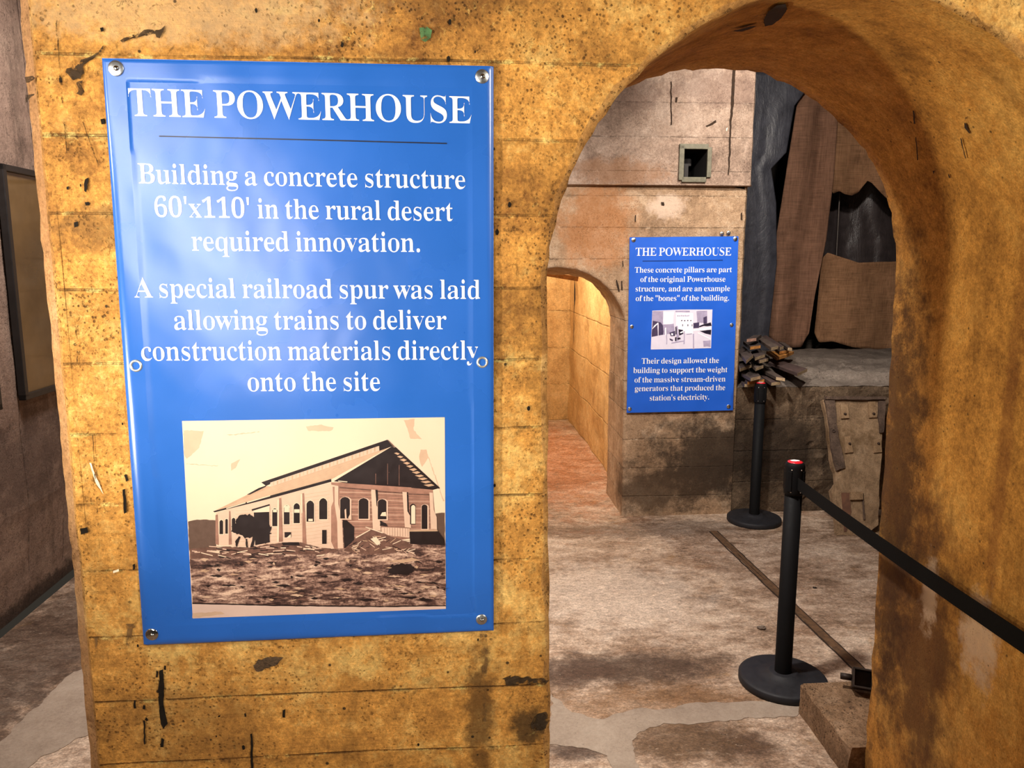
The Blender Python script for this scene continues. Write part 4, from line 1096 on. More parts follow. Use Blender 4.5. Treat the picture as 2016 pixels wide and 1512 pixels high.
    's': (288, [[150, -10, 135, -8, 115, -3, 91, 6, 71, 9, 56, 7, 46, 1, 40, -9, 48, -9, 48, 105, 42, 105, 49, 79, 61, 57, 77, 39, 96, 26, 116, 17, 139, 15, 159, 16, 175, 20, 188, 27, 197, 35, 202, 46, 204, 58, 200, 76, 185, 92, 162, 105, 113, 130, 93, 142, 77, 155, 65, 169, 56, 185, 51, 202, 49, 220, 52, 247, 60, 270, 74, 291, 93, 306, 115, 316, 140, 319, 163, 316, 196, 308, 204, 306, 216, 305, 227, 306, 236, 311, 241, 319, 232, 319, 232, 222, 240, 222, 231, 244, 220, 262, 205, 277, 189, 288, 170, 294, 151, 296, 132, 295, 118, 292, 107, 286, 99, 278, 94, 269, 93, 259, 94, 249, 98, 240, 106, 232, 115, 225, 127, 218, 141, 212, 186, 189, 205, 178, 220, 165, 231, 151, 239, 136, 244, 117, 245, 95, 242, 65, 233, 39, 219, 18, 199, 2, 177, -7]]),
    't': (228, [[122, -9, 103, -7, 87, -1, 76, 10, 68, 26, 62, 46, 60, 71, 60, 279, 32, 279, 32, 300, 97, 369, 114, 389, 129, 407, 139, 424, 132, 424, 132, 310, 196, 310, 196, 279, 132, 279, 132, 82, 133, 69, 135, 59, 138, 51, 144, 45, 154, 41, 171, 40, 191, 44, 206, 56, 211, 75, 212, 66, 198, 39, 182, 18, 165, 3, 145, -6]]),
    'u': (375, [[132, -10, 108, -7, 89, 2, 76, 17, 66, 38, 60, 65, 58, 97, 58, 248, 57, 262, 55, 274, 50, 282, 42, 289, 29, 293, 23, 294, 23, 310, 130, 310, 130, 74, 131, 63, 134, 54, 141, 46, 150, 40, 162, 37, 179, 36, 202, 39, 222, 49, 240, 66, 240, 248, 240, 263, 237, 275, 232, 283, 222, 289, 208, 293, 201, 294, 201, 310, 312, 310, 312, 70, 313, 56, 315, 46, 321, 39, 331, 34, 343, 31, 348, 30, 348, 13, 336, 12, 310, 9, 283, 5, 255, -2, 237, -10, 231, 40, 207, 26, 194, 13, 180, 3, 164, -4, 147, -9]]),
    'v': (306, [[154, -10, 49, 248, 33, 281, 25, 288, 13, 292, 9, 293, 9, 310, 152, 310, 152, 294, 154, 294, 134, 292, 120, 286, 117, 276, 118, 268, 185, 122, 247, 253, 253, 272, 248, 284, 230, 292, 215, 294, 215, 310, 293, 310, 293, 295, 287, 291, 276, 286, 267, 279, 249, 243, 149, -10]]),
    'w': (435, [[133, -10, 28, 265, 17, 284, 10, 289, 2, 292, 1, 293, 1, 310, 126, 310, 126, 293, 111, 289, 105, 286, 103, 282, 102, 276, 104, 266, 108, 253, 166, 127, 222, 235, 212, 266, 200, 288, 191, 292, 181, 294, 180, 295, 180, 310, 311, 310, 311, 293, 301, 291, 287, 285, 284, 276, 284, 269, 286, 262, 335, 141, 394, 256, 399, 275, 398, 281, 394, 286, 387, 289, 368, 295, 368, 310, 433, 310, 433, 295, 431, 293, 421, 290, 414, 284, 401, 258, 293, -10, 300, -10, 223, 197, 129, -10]]),
    'x': (319, [[17, 0, 17, 15, 32, 23, 52, 37, 71, 56, 133, 136, 53, 263, 40, 279, 25, 289, 16, 293, 16, 310, 157, 310, 157, 294, 148, 293, 132, 288, 129, 280, 138, 260, 183, 206, 233, 257, 240, 265, 245, 272, 246, 279, 245, 284, 241, 287, 234, 290, 213, 294, 213, 310, 299, 310, 299, 296, 285, 289, 264, 275, 244, 254, 188, 184, 281, 36, 293, 21, 300, 18, 308, 16, 307, 15, 307, 0, 167, 0, 167, 16, 185, 19, 192, 22, 196, 26, 197, 30, 196, 38, 191, 48, 184, 59, 138, 114, 87, 61, 79, 51, 74, 42, 73, 34, 76, 23, 91, 17, 113, 15, 106, 15, 106, 0]]),
    'y': (300, [[54, -140, 40, -139, 29, -133, 19, -125, 12, -113, 7, -100, 5, -84, 6, -73, 10, -62, 15, -53, 21, -46, 28, -41, 37, -40, 43, -41, 49, -44, 55, -49, 59, -57, 61, -65, 63, -76, 62, -81, 62, -87, 63, -94, 71, -97, 88, -99, 102, -96, 113, -88, 125, -74, 141, -44, 152, -5, 47, 251, 35, 275, 25, 287, 18, 291, 8, 293, 9, 293, 7, 310, 150, 310, 150, 293, 128, 289, 121, 286, 117, 281, 116, 275, 118, 267, 122, 257, 185, 119, 242, 241, 248, 260, 250, 274, 249, 281, 245, 286, 237, 289, 215, 293, 215, 310, 288, 310, 288, 293, 285, 292, 274, 288, 266, 281, 248, 242, 151, -24, 140, -53, 129, -77, 119, -96, 109, -111, 99, -122, 89, -131, 78, -136, 66, -139]]),
    ' ': (175, []),
}


def contour_groups(cs):
    """pair outer contours with their holes"""
    P = [[(c[i] / 1000.0, c[i + 1] / 1000.0) for i in range(0, len(c), 2)] for c in cs]

    def area2(p):
        return sum(p[i][0] * p[(i + 1) % len(p)][1] - p[(i + 1) % len(p)][0] * p[i][1] for i in range(len(p)))

    def inside(pt, p):
        r, n = False, len(p)
        for i in range(n):
            (x0, y0), (x1, y1) = p[i], p[(i + 1) % n]
            if (y0 > pt[1]) != (y1 > pt[1]) and pt[0] < (x1 - x0) * (pt[1] - y0) / (y1 - y0) + x0:
                r = not r
        return r
    P.sort(key=lambda p: -abs(area2(p)))
    G = []
    for p in P:
        for g in G:
            if inside(p[0], g[0]):
                g.append(p)
                break
        else:
            G.append([p])
    return G


from mathutils.geometry import tessellate_polygon
TRI = {}
for ch, (adv, cs) in GLYPHS.items():
    L = []
    for g in contour_groups(cs):
        flat = [((q[0] - adv / 2000.0) * 1.035 + adv / 2000.0, q[1]) for p in g for q in p]
        L.append((flat, tessellate_polygon([[Vector((x, y, 0)) for x, y in p] for p in g])))
    TRI[ch] = (adv / 1000.0 * (0.8 if ch == ' ' else 0.975), L)


def text_extent(t):
    x, lo, hi = 0.0, None, None
    for ch in t:
        adv, L = TRI[ch]
        for flat, _ in L:
            a, b = min(q[0] for q in flat) + x, max(q[0] for q in flat) + x
            lo = a if lo is None else min(lo, a)
            hi = b if hi is None else max(hi, b)
        x += adv
    return lo, hi


def text_line(m, t, left, right, size, surf, lift):
    """letters between two (s, z) baseline ends; size = metres per em in height; surf(s, z, lift) -> world"""
    lo, hi = text_extent(t)
    x = 0.0
    dx, dz = (right[0] - left[0]), (right[1] - left[1])
    for ch in t:
        adv, L = TRI[ch]
        for flat, tris in L:
            vs = []
            for (gx, gy) in flat:
                f = (gx + x - lo) / (hi - lo)
                vs.append(surf(left[0] + dx * f, left[1] + dz * f + gy * size, lift))
            m.add(vs, [list(t3) for t3 in tris])
        x += adv


# ------------------------------------------------------------------ materials of the things
def vinyl(name, col, rough=0.28, coat=0.0):
    k = NT(name)
    tc = k.new('ShaderNodeTexCoord')
    v = tc.outputs['Object']
    a = k.noise(v, 5, 4, 0.55, 0.3)
    b = k.noise(v, 260, 3, 0.6)
    c = k.mix(k.rng(a, 0.3, 0.7), tuple(q * 0.93 for q in col), tuple(min(1, q * 1.06) for q in col))
    return k.out(c, k.rng(a, 0.3, 0.7, rough - 0.03, rough + 0.05), k.bump(b, 0.05, 0.001), spec=0.5)


M_blue = vinyl('blue vinyl', srgb(38, 96, 182), 0.26)
M_blue_far = vinyl('blue vinyl far', srgb(26, 92, 204), 0.45)
M_letter = plain('white ink', srgb(252, 245, 236), 0.4, var=0.02)
M_rule = plain('black ink', (0.012, 0.014, 0.03), 0.4, var=0.02)
M_rule2 = plain('navy ink', srgb(14, 50, 120), 0.4, var=0.02)
M_zinc = plain('zinc steel', (0.62, 0.62, 0.60), 0.32, metallic=1.0, var=0.1, scale=200)
M_chrome = plain('polished steel', (0.55, 0.54, 0.50), 0.12, metallic=1.0, var=0.05)
M_brass = plain('pale brass', (0.86, 0.80, 0.66), 0.34, metallic=0.85, var=0.05)
M_bore = plain('grommet bore', srgb(120, 76, 30), 0.6, var=0.3)
I_cream = plain('print cream', srgb(222, 194, 166), 0.4, var=0.03, scale=8)
I_tan = plain('print tan', srgb(188, 150, 120), 0.4, var=0.10, scale=60)
I_wall = plain('print light wall', srgb(208, 172, 148), 0.4, var=0.05, scale=60)
I_gable = plain('print gable wall', srgb(152, 108, 90), 0.4, var=0.22, scale=70)
I_dark = plain('print dark', srgb(32, 18, 16), 0.4, var=0.2, scale=60)
I_mid = plain('print brown', srgb(104, 72, 60), 0.4, var=0.35, scale=110)
I_hill = plain('print hill', srgb(92, 68, 56), 0.4, var=0.15, scale=90)
I_road = plain('print road', srgb(210, 178, 162), 0.4, var=0.06, scale=20)
I_stain = plain('print stain', srgb(198, 162, 134), 0.4, var=0.05, scale=30)


def ground_print():
    k = NT('print rough ground')
    v = k.coords()
    a = k.noise(k.mapping(v, scale=(26, 26, 100)), 1.0, 8, 0.75, 0.6)
    b = k.noise(k.mapping(v, scale=(5, 5, 16)), 1.0, 4, 0.6)
    c = k.noise(v, 220, 4, 0.7)
    f = k.math('ADD', k.math('MULTIPLY', a, 0.6), k.math('ADD', k.math('MULTIPLY', b, 0.25), k.math('MULTIPLY', c, 0.15)))
    col = k.ramp(f, [(0.40, srgb(36, 22, 20)), (0.47, srgb(88, 60, 52)), (0.52, srgb(150, 114, 98)), (0.60, srgb(222, 186, 160))])
    return k.out(col, 0.4)


I_ground = ground_print()
PRINT = [I_cream, I_tan, I_wall, I_gable, I_dark, I_mid, I_hill, I_road, I_stain, I_ground]
CR, TN, WL, GB, DK, MD, HL, RD, STN, GR = range(10)

# ------------------------------------------------------------------ near banner
DB_NEAR = D0 - 0.010
bx0, bz1 = on_wall(200, 114, DB_NEAR)
bx1 = on_wall(972, 1242, DB_NEAR)[0]
bz0 = on_wall(975, 1242, DB_NEAR)[1]
TLc, TRc, BLc, BRc = on_wall(200, 114, DB_NEAR), on_wall(972, 130, DB_NEAR), on_wall(280, 1272, DB_NEAR), on_wall(972, 1242, DB_NEAR)
FIX = [on_wall(229, 135, DB_NEAR), on_wall(949, 151, DB_NEAR), on_wall(300, 1248, DB_NEAR), on_wall(948, 1219, DB_NEAR)]


def print_flat(s, z, r, margin):
    """0 on the printed picture, rising to 1 a little way outside it"""
    e = max(r[0] - s, s - r[1], r[2] - z, z - r[3])
    t = min(1.0, max(0.0, (e - 0.014) / margin))
    return t * t * (3 - 2 * t)


NPR = (on_wall(359, 900, DB_NEAR)[0], on_wall(879, 1000, DB_NEAR)[0], on_wall(380, 1217, DB_NEAR)[1], on_wall(870, 821, DB_NEAR)[1])


def near_wave(s, z):
    """how far the sheet stands off its plane: slack waves between the screws, hems pressed flat"""
    u = (s - bx0) / (bx1 - bx0)
    v = (z - bz0) / (bz1 - bz0)
    w = 0.0022 * fbm(s * 3.2 + z * 1.6, z * 1.7 - s * 1.1, 0.4, 12, 2)
    w += 0.0012 * math.sin((s * 0.8 + z * 0.62) * 26 + 1.6 * nz(s * 3, z * 3, 0, 3)) * max(0.0, 1 - abs(v - 0.66) / 0.34) * max(0.0, 1 - u * 1.3)
    w += 0.0009 * math.sin(s * 62 + 0.6) * max(0.0, (v - 0.93) / 0.07) * min(1, 6 * u * (1 - u))
    w += 0.0006 * fbm(s * 16, z * 12, 0, 14, 2)
    edge = min(u, 1 - u, v, 1 - v)
    w *= min(1.0, edge * 14 + 0.35)
    w *= print_flat(s, z, NPR, 0.05)
    return w


def near_surf(s, z, lift=0.0):
    u = (s - bx0) / (bx1 - bx0)
    hem = 0.0
    ds = min(s - bx0, bx1 - s)
    dz = min(z - bz0, bz1 - z)
    e = min(ds, dz)
    if e < 0.038:
        hem = 0.0011
    if e < 0.004:
        hem += -0.0022 * (1 - e / 0.004)
    return W(s, DB_NEAR - near_wave(s, z) - hem - lift, z)


def banner_bilinear(u, v, tl, tr, bl, br):
    a = (tl[0] + (tr[0] - tl[0]) * u, tl[1] + (tr[1] - tl[1]) * u)
    b = (bl[0] + (br[0] - bl[0]) * u, bl[1] + (br[1] - bl[1]) * u)
    return (a[0] + (b[0] - a[0]) * v, a[1] + (b[1] - a[1]) * v)


def hem_steps(n, L, marks):
    base = [i / n for i in range(n + 1)]
    ex = []
    for q in marks:
        ex += [q / L, 1 - q / L]
    return sorted(set(round(x, 5) for x in base + ex if 0 <= x <= 1))


def make_sheet(name, surf, corners, mats, parent, nu, nv, thick):
    Ls, Lz = corners[1][0] - corners[0][0], corners[0][1] - corners[2][1]
    U = hem_steps(nu, Ls, [0.0, 0.002, 0.004, 0.0379, 0.0395])
    V = hem_steps(nv, Lz, [0.0, 0.002, 0.004, 0.0379, 0.0395])
    m = MB()
    m.smooth = True
    P = [[surf(*banner_bilinear(u, v, *corners), 0.0) for u in U] for v in V]
    Q = [[surf(*banner_bilinear(u, v, *corners), -thick) for u in (U[0], U[-1])] for v in V]
    nu1 = len(U)
    vs = [p for r in P for p in r]
    fs = [[j * nu1 + i, j * nu1 + i + 1, (j + 1) * nu1 + i + 1, (j + 1) * nu1 + i] for j in range(len(V) - 1) for i in range(nu1 - 1)]
    m.add(vs, fs)
    m.smooth = False
    # turned edges
    for (e0, e1) in ((0, 0), (-1, 1)):
        for j in range(len(V) - 1):
            m.add([P[j][e0], P[j + 1][e0], Q[j + 1][e1], Q[j][e1]], [[0, 1, 2, 3]])
    for jj in (0, len(V) - 1):
        row = [surf(*banner_bilinear(u, V[jj], *corners), -thick) for u in U]
        for i in range(nu1 - 1):
            m.add([P[jj][i], P[jj][i + 1], row[i + 1], row[i]], [[0, 1, 2, 3]])
    return m.build(name, mats, parent, weld=0.00005, fix=False)


near = thing('information_banner', W(*(lambda q: (q[0], D0, q[1]))(TLc)), 'large blue vinyl banner with sepia photograph, screwed to the ochre pier beside the arch', 'banner')
make_sheet('vinyl_sheet', near_surf, (TLc, TRc, BLc, BRc), M_blue, near, 90, 140, 0.004)


def line(m, t, l, r, cap_px, d, surf, lift=0.0007):
    a, b = on_wall(*l, d), on_wall(*r, d)
    q = on_wall(l[0], l[1] - cap_px, d)
    text_line(m, t, a, b, (q[1] - a[1]) / 0.452, surf, lift)


m = MB()
line(m, 'THE POWERHOUSE', (255, 228), (928, 243), 54, DB_NEAR, near_surf)
m.build('heading_text', M_letter, near, fix=False)['label'] = 'white serif heading'
m = MB()
line(m, 'Building a concrete structure', (274, 361), (916, 372), 39, DB_NEAR, near_surf)
m.build('text_line', M_letter, near, fix=False)
m = MB()
line(m, "60'x110' in the rural desert", (306, 427), (892, 435), 39, DB_NEAR, near_surf)
m.build('text_line', M_letter, near, fix=False)
m = MB()
line(m, 'required innovation.', (379, 493.5), (827, 496), 39, DB_NEAR, near_surf)
m.build('text_line', M_letter, near, fix=False)
m = MB()
line(m, 'A special railroad spur was laid', (266, 585.6), (945, 588.4), 38.5, DB_NEAR, near_surf)
m.build('text_line', M_letter, near, fix=False)
m = MB()
line(m, 'allowing trains to deliver', (344, 649), (879, 648), 38.5, DB_NEAR, near_surf)
m.build('text_line', M_letter, near, fix=False)
m = MB()
line(m, 'construction materials directly', (279.7, 709.8), (941, 707.7), 38.5, DB_NEAR, near_surf)
m.build('text_line', M_letter, near, fix=False)
m = MB()
line(m, 'onto the site', (488.6, 770), (748.6, 769), 38, DB_NEAR, near_surf)
m.build('text_line', M_letter, near, fix=False)


def strip_on(m, px0, px1, half_px, d, surf, lift, n=24):
    for i in range(n):
        q = []
        for t, sg in ((i / n, 1), ((i + 1) / n, 1), ((i + 1) / n, -1), (i / n, -1)):
            q.append(surf(*on_wall(px0[0] + (px1[0] - px0[0]) * t, px0[1] + (px1[1] - px0[1]) * t + sg * half_px, d), lift))
        m.poly(q)


m = MB()
strip_on(m, (313, 268), (880, 282.5), 1.2, DB_NEAR, near_surf, 0.0007)
m.build('rule_line', M_rule, near, fix=False)['label'] = 'thin black line'

# printed photograph of the powerhouse: flat ink areas on the sheet
m = MB()
LAY = [0]


def ink(pts, mat, step=26, amp=0.0, seed=0.0):
    """polygon in the print's own pixels (3.516 per photo pixel)"""
    LAY[0] += 1
    lift = 0.0005 + 0.000004 * LAY[0]
    P2 = []
    n = len(pts)
    for i in range(n):
        (x0, y0), (x1, y1) = pts[i], pts[(i + 1) % n]
        k = max(1, int(math.hypot(x1 - x0, y1 - y0) / step))
        for j in range(k):
            x, y = x0 + (x1 - x0) * j / k, y0 + (y1 - y0) * j / k
            if amp:
                x += amp * nz(x * 0.09, y * 0.09, 0, seed)
                y += amp * nz(x * 0.09, y * 0.09, 3, seed + 2)
            P2.append((x, y))
    Q = [on_wall(350 + x / 3.516, 810 + y / 3.516, DB_NEAR) for x, y in P2]
    tr = tessellate_polygon([[Vector((a, b, 0)) for a, b in Q]])
    m.cur = mat
    m.add([near_surf(a, b, lift) for a, b in Q], [list(t) for t in tr])


def ink_grid(c, mat, nu=14, nv=14):
    LAY[0] += 1
    lift = 0.0005 + 0.000004 * LAY[0]
    m.cur = mat
    cs = [on_wall(350 + x / 3.516, 810 + y / 3.516, DB_NEAR) for x, y in c]
    m.grid(lambda u, v: near_surf(*banner_bilinear(u, v, *cs), lift), nu, nv)


def dot_box(x0, x1, y0, y1, mat, arch=0):
    if arch:
        ink([(x0, y1), (x0, y0 + arch), (x0 + (x1 - x0) * .2, y0 + arch * .3), ((x0 + x1) / 2, y0), (x0 + (x1 - x0) * .8, y0 + arch * .3), (x1, y0 + arch), (x1, y1)], mat)
    else:
        ink([(x0, y0), (x1, y0), (x1, y1), (x0, y1)], mat)


ink_grid([(30, 66), (1848, 40), (104, 1432), (1856, 1366)], CR, 30, 24)
for st in [[(40, 130), (180, 135), (150, 250), (60, 330), (45, 300)], [(890, 105), (980, 90), (1080, 110), (1060, 135), (900, 135)], [(1565, 60), (1640, 52), (1632, 130), (1690, 190), (1610, 188), (1590, 120)],
           [(1680, 265), (1720, 262), (1735, 320), (1690, 385), (1670, 330)], [(60, 360), (280, 376), (280, 380), (60, 366)], [(340, 162), (560, 138), (570, 143), (360, 168)],
           [(370, 360), (430, 330), (400, 390), (370, 410)], [(1715, 270), (1722, 270), (1845, 620), (1838, 622)]]:
    ink(st, STN, 14, 6, 1)
ink([(72, 760), (110, 752), (180, 748), (262, 752), (268, 950), (80, 960)], HL, 20, 4, 2)
ink([(1785, 705), (1848, 700), (1850, 930), (1790, 905)], HL, 20, 3, 3)
ink([(84, 985), (300, 950), (900, 935), (1150, 945), (1600, 900), (1852, 915), (1856, 1345), (1400, 1350), (700, 1342), (101, 1325)], GR, 30, 5, 4)
ink([(101, 1325), (700, 1342), (1400, 1350), (1856, 1345), (1856, 1366), (104, 1432)], RD, 30)
ink([(102, 1395), (300, 1385), (330, 1400), (200, 1420), (104, 1428)], STN, 20, 6)
ink([(101, 1322), (700, 1338), (1400, 1346), (1856, 1340), (1856, 1347), (1400, 1354), (700, 1347), (101, 1331)], DK, 30, 3)
# long side and gable end
ink([(265, 700), (640, 600), (1065, 490), (1105, 950), (860, 935), (560, 940), (300, 928), (262, 905)], WL)
ink([(1062, 490), (1180, 492), (1765, 535), (1792, 830), (1600, 880), (1150, 950), (1098, 950)], GB)
for i in range(22):
    y = 555 + i * 17
    ink([(1120, y), (1760, y + 22 - i * 1.2), (1760, y + 24 - i * 1.2), (1120, y + 3)], MD if i % 3 else WL, 60, 1.5, i)
for i in range(16):
    y = 560 + i * 24
    ink([(880, y + 14), (1052, y - 12), (1052, y - 10), (880, y + 16)], TN, 60, 1.5, i)
    if i > 3:
        ink([(400, y + 30), (860, y + 6), (860, y + 8), (400, y + 32)], TN, 60, 1.5, i)
ink([(1080, 482), (1480, 243), (1625, 526), (1180, 497)], DK)
ink([(1110, 478), (1175, 484), (1172, 490), (1112, 484)], CR)
for (x, y0, y1) in ((1368, 430, 500), (1450, 360, 505), (1530, 370, 512), (1460, 420, 424)):
    ink([(x, y0), (x + 5, y0), (x + 5, y1), (x, y1)], MD)
ink([(1480, 243), (1503, 250), (1812, 530), (1768, 542), (1618, 528)], DK)
for i in range(11):
    t = i / 11.0
    x, y = 1515 + 265 * t, 282 + 240 * t
    ink([(x, y), (x + 22, y + 10), (x + 8 - 30 * t, y + 20), (x - 18 - 40 * t, y + 8)], TN, 30, 3, i)
ink([(1500, 248), (1508, 245), (1815, 528), (1808, 536)], DK)
ink([(250, 690), (490, 572), (610, 515), (640, 518), (1390, 268), (1475, 242), (1062, 470), (640, 585)], TN)
for i in range(9):
    t = i / 9.0
    ink([(300 + 330 * t, 676 - 150 * t), (1080 + 370 * t, 458 - 205 * t), (1080 + 370 * t, 461 - 205 * t), (300 + 330 * t, 679 - 150 * t)], STN, 90, 1.5, i)
ink([(245, 690), (640, 582), (1062, 466), (1064, 486), (640, 602), (255, 698)], DK)
ink([(335, 668), (470, 628), (470, 634), (338, 674)], CR)
ink([(480, 626), (640, 580), (640, 586), (480, 633)], CR)
ink([(478, 575), (560, 530), (610, 512), (612, 520), (500, 575)], DK)
ink([(578, 490), (1450, 195), (1462, 205), (1395, 238), (640, 492), (645, 500), (612, 515)], DK)
ink([(640, 494), (1392, 238), (1396, 270), (645, 520)], WL)
for i in range(28):
    t = i / 28.0
    x = 660 + 725 * t
    y = 489 - 248 * t
    ink([(x, y), (x + 9, y - 3), (x + 9, y + 21 + 6 * t), (x, y + 24 + 6 * t)], TN if i % 2 else STN)
ink([(1395, 238), (1450, 195), (1503, 246), (1478, 243), (1396, 272)], DK)
ink([(1450, 195), (1458, 198), (1503, 243), (1494, 248)], MD)
# pilasters
for q in ([(702, 600), (716, 598), (728, 900), (700, 902)], [(862, 566), (873, 564), (892, 932), (864, 936)], [(356, 690), (364, 688), (374, 920), (354, 922)], [(262, 716), (276, 712), (284, 925), (262, 915)]):
    ink(q, GB)
for q in ([(690, 612), (702, 610), (700, 900), (688, 900)], [(852, 572), (862, 570), (864, 700), (852, 702)]):
    ink(q, CR)
ink([(1060, 505), (1112, 515), (1112, 640), (1138, 760), (1146, 946), (1060, 950)], WL)
ink([(1072, 520), (1086, 520), (1086, 640), (1104, 760), (1108, 950), (1084, 950), (1062, 900), (1062, 660), (1078, 620)], GB)
for q in ([(1338, 540), (1368, 542), (1376, 650), (1402, 700), (1405, 830), (1352, 835)], [(1555, 555), (1585, 558), (1590, 690), (1612, 730), (1614, 805), (1572, 800)], [(1742, 560), (1766, 562), (1772, 680), (1792, 730), (1794, 815), (1752, 812)]):
    ink(q, WL)
for q in ([(1368, 542), (1384, 543), (1388, 650), (1402, 690), (1376, 650)], [(1585, 558), (1596, 560), (1600, 690), (1612, 725), (1590, 690)]):
    ink(q, DK)
ink([(1120, 520), (1340, 540), (1340, 548), (1120, 530)], MD)
ink([(1385, 548), (1556, 560), (1556, 568), (1385, 556)], MD)
ink([(1590, 566), (1742, 572), (1742, 580), (1590, 574)], MD)
# windows
for (x0, x1, y0, y1) in [(290, 315, 750, 848), (330, 348, 742, 845), (375, 400, 735, 830), (655, 690, 668, 793), (735, 775, 648, 780), (803, 845, 633, 772), (892, 944, 615, 762), (980, 1035, 598, 745)]:
    dot_box(x0 - 4, x1 + 5, y0 - 5, y1 + 5, CR, (x1 - x0) * .45)
    dot_box(x0, x1, y0, y1, DK, (x1 - x0) * .45)
for (x0, x1, y0, y1) in [(660, 686, 676, 696), (738, 773, 652, 696), (806, 843, 676, 700), (905, 935, 742, 758)]:
    dot_box(x0, x1, y0, y1, CR)
for (x0, x1, y0, y1) in [(1125, 1192, 590, 740), (1253, 1320, 598, 742), (1385, 1445, 605, 745), (1688, 1728, 643, 812)]:
    dot_box(x0 - 3, x1 + 10, y0 - 3, y1 + 8, WL, (x1 - x0) * .3)
    dot_box(x0, x1, y0, y1, DK, (x1 - x0) * .3)
dot_box(1608, 1646, 638, 780, DK, 14)
dot_box(1616, 1644, 646, 776, CR, 12)
ink([(1402, 722), (1415, 698), (1440, 694), (1444, 724)], CR)
ink([(1155, 680), (1165, 672), (1170, 740), (1158, 738)], WL)
ink([(1180, 735), (1195, 705), (1200, 712), (1190, 742)], WL)
# doors, tree, shadows
ink([(525, 672), (636, 652), (637, 905), (535, 925)], CR)
ink([(527, 698), (634, 694), (637, 905), (537, 925)], DK)
ink([(512, 676), (636, 640), (638, 650), (515, 688)], DK)
ink([(370, 800), (400, 770), (420, 720), (445, 708), (480, 716), (500, 708), (525, 730), (560, 740), (650, 800), (640, 850), (560, 880), (470, 872), (430, 850), (380, 838)], DK, 10, 16, 6)
for q in ([(395, 900), (425, 862), (436, 866), (410, 940)], [(600, 870), (630, 860), (640, 900), (605, 915)], [(470, 880), (482, 880), (488, 950), (474, 950)], [(520, 870), (536, 880), (520, 950), (500, 950)]):
    ink(q, DK, 12, 4)
ink([(1142, 748), (1170, 752), (1200, 780), (1222, 800), (1222, 925), (1152, 946)], DK, 20, 3)
dot_box(740, 785, 834, 871, DK)
ink([(755, 872), (782, 848), (784, 870)], CR)
dot_box(1000, 1030, 819, 915, DK)
ink([(1410, 800), (1604, 808), (1604, 872), (1412, 850)], WL)
for i in range(10):
    x = 1430 + i * 18
    ink([(x, 803), (x + 3, 803), (x + 3, 866), (x, 862)], GB)
ink([(1604, 826), (1800, 824), (1848, 890), (1848, 925), (1608, 915)], DK, 20, 2)
ink([(1600, 820), (1795, 816), (1800, 828), (1604, 830)], TN)
ink([(1400, 752), (1440, 775), (1455, 795), (1400, 790)], DK, 14, 4)
# lumber heaps
ink([(1150, 958), (1200, 905), (1260, 862), (1340, 815), (1400, 825), (1450, 855), (1570, 895), (1630, 925), (1570, 970), (1340, 990), (1200, 975)], MD, 14, 8, 8)
ink([(85, 950), (280, 932), (500, 940), (720, 905), (850, 905), (1000, 945), (1150, 960), (980, 990), (700, 985), (500, 1000), (300, 1005), (88, 1020)], MD, 16, 8, 9)
rl = random.Random(11)
for i in range(46):
    x, y = rl.uniform(1170, 1600), 0
    y = 965 - max(0, 130 - abs(x - 1350) * 0.55) * rl.random()
    a = rl.uniform(-0.7, 0.7)
    L = rl.uniform(20, 65)
    ink([(x, y), (x + L * math.cos(a), y + L * math.sin(a)), (x + L * math.cos(a), y + L * math.sin(a) + 5), (x, y + 5)], [CR, WL, DK, TN][i % 4])
for i in range(60):
    x = rl.uniform(90, 1000)
    y = rl.uniform(925, 1000)
    a = rl.uniform(-0.25, 0.25)
    L = rl.uniform(25, 90)
    ink([(x, y), (x + L * math.cos(a), y + L * math.sin(a)), (x + L * math.cos(a), y + L * math.sin(a) + 6), (x, y + 6)], [CR, WL, DK, WL, DK][i % 5])
for q in ([(1300, 795), (1420, 835), (1418, 842), (1300, 801)], [(1230, 870), (1330, 815), (1334, 820), (1234, 876)], [(1335, 880), (1375, 865), (1405, 910), (1380, 925)], [(720, 905), (840, 903), (845, 925), (730, 925)]):
    ink(q, CR if q[0][0] != 720 else DK)
ink([(1450, 1110), (1480, 1060), (1540, 1048), (1610, 1055), (1650, 1090), (1600, 1125), (1500, 1130)], DK, 10, 14, 5)
ink([(1440, 1035), (1620, 1012), (1680, 1025), (1560, 1045)], TN, 14, 6, 3)
rl = random.Random(4)
for i in range(120):
    x, y = rl.uniform(110, 1840), rl.uniform(1015, 1315)
    L = rl.uniform(20, 110) * (0.6 + (y - 1000) / 500)
    t = rl.uniform(4, 13)
    ink([(x, y), (x + L * .5, y - t * .7), (min(1850, x + L), y), (min(1850, x + L * .6), y + t)], [DK, DK, TN, MD, DK, STN][i % 6], 12, 6, i)
m.build('printed_photograph', PRINT, near, fix=False)['label'] = 'sepia print of a gabled hall under construction'


def screw(px, d, r, parent, washer, head, surf_d, dome=True, tilt=0):
    s, z = on_wall(*px, d)
    c = W(s, surf_d, z)
    ax = W(0, -1, 0)
    mm = MB()
    mm.smooth = True
    mm.lathe([(r, -0.006), (r, 0.0012), (r * 0.94, 0.0019), (r * 0.62, 0.0022), (r * 0.45, 0.0016 if not dome else 0.0030), (0.0, 0.0016 if not dome else 0.0032)], c, ax, 32, caps=False)
    w = mm.build('mounting_screw', washer, parent, weld=0.00001)
    hh = MB()
    hh.smooth = True
    off = c + W(0.0012, 0, -0.0004)
    hr = r * 0.36
    hh.lathe([(hr, 0.001), (hr, 0.0036), (hr * 0.8, 0.0052), (hr * 0.4, 0.0060), (0, 0.0062)], off, ax, 20, caps=False)
    hh.smooth = False
    hh.build('screw_head', head, w, weld=0.00001)
    return w


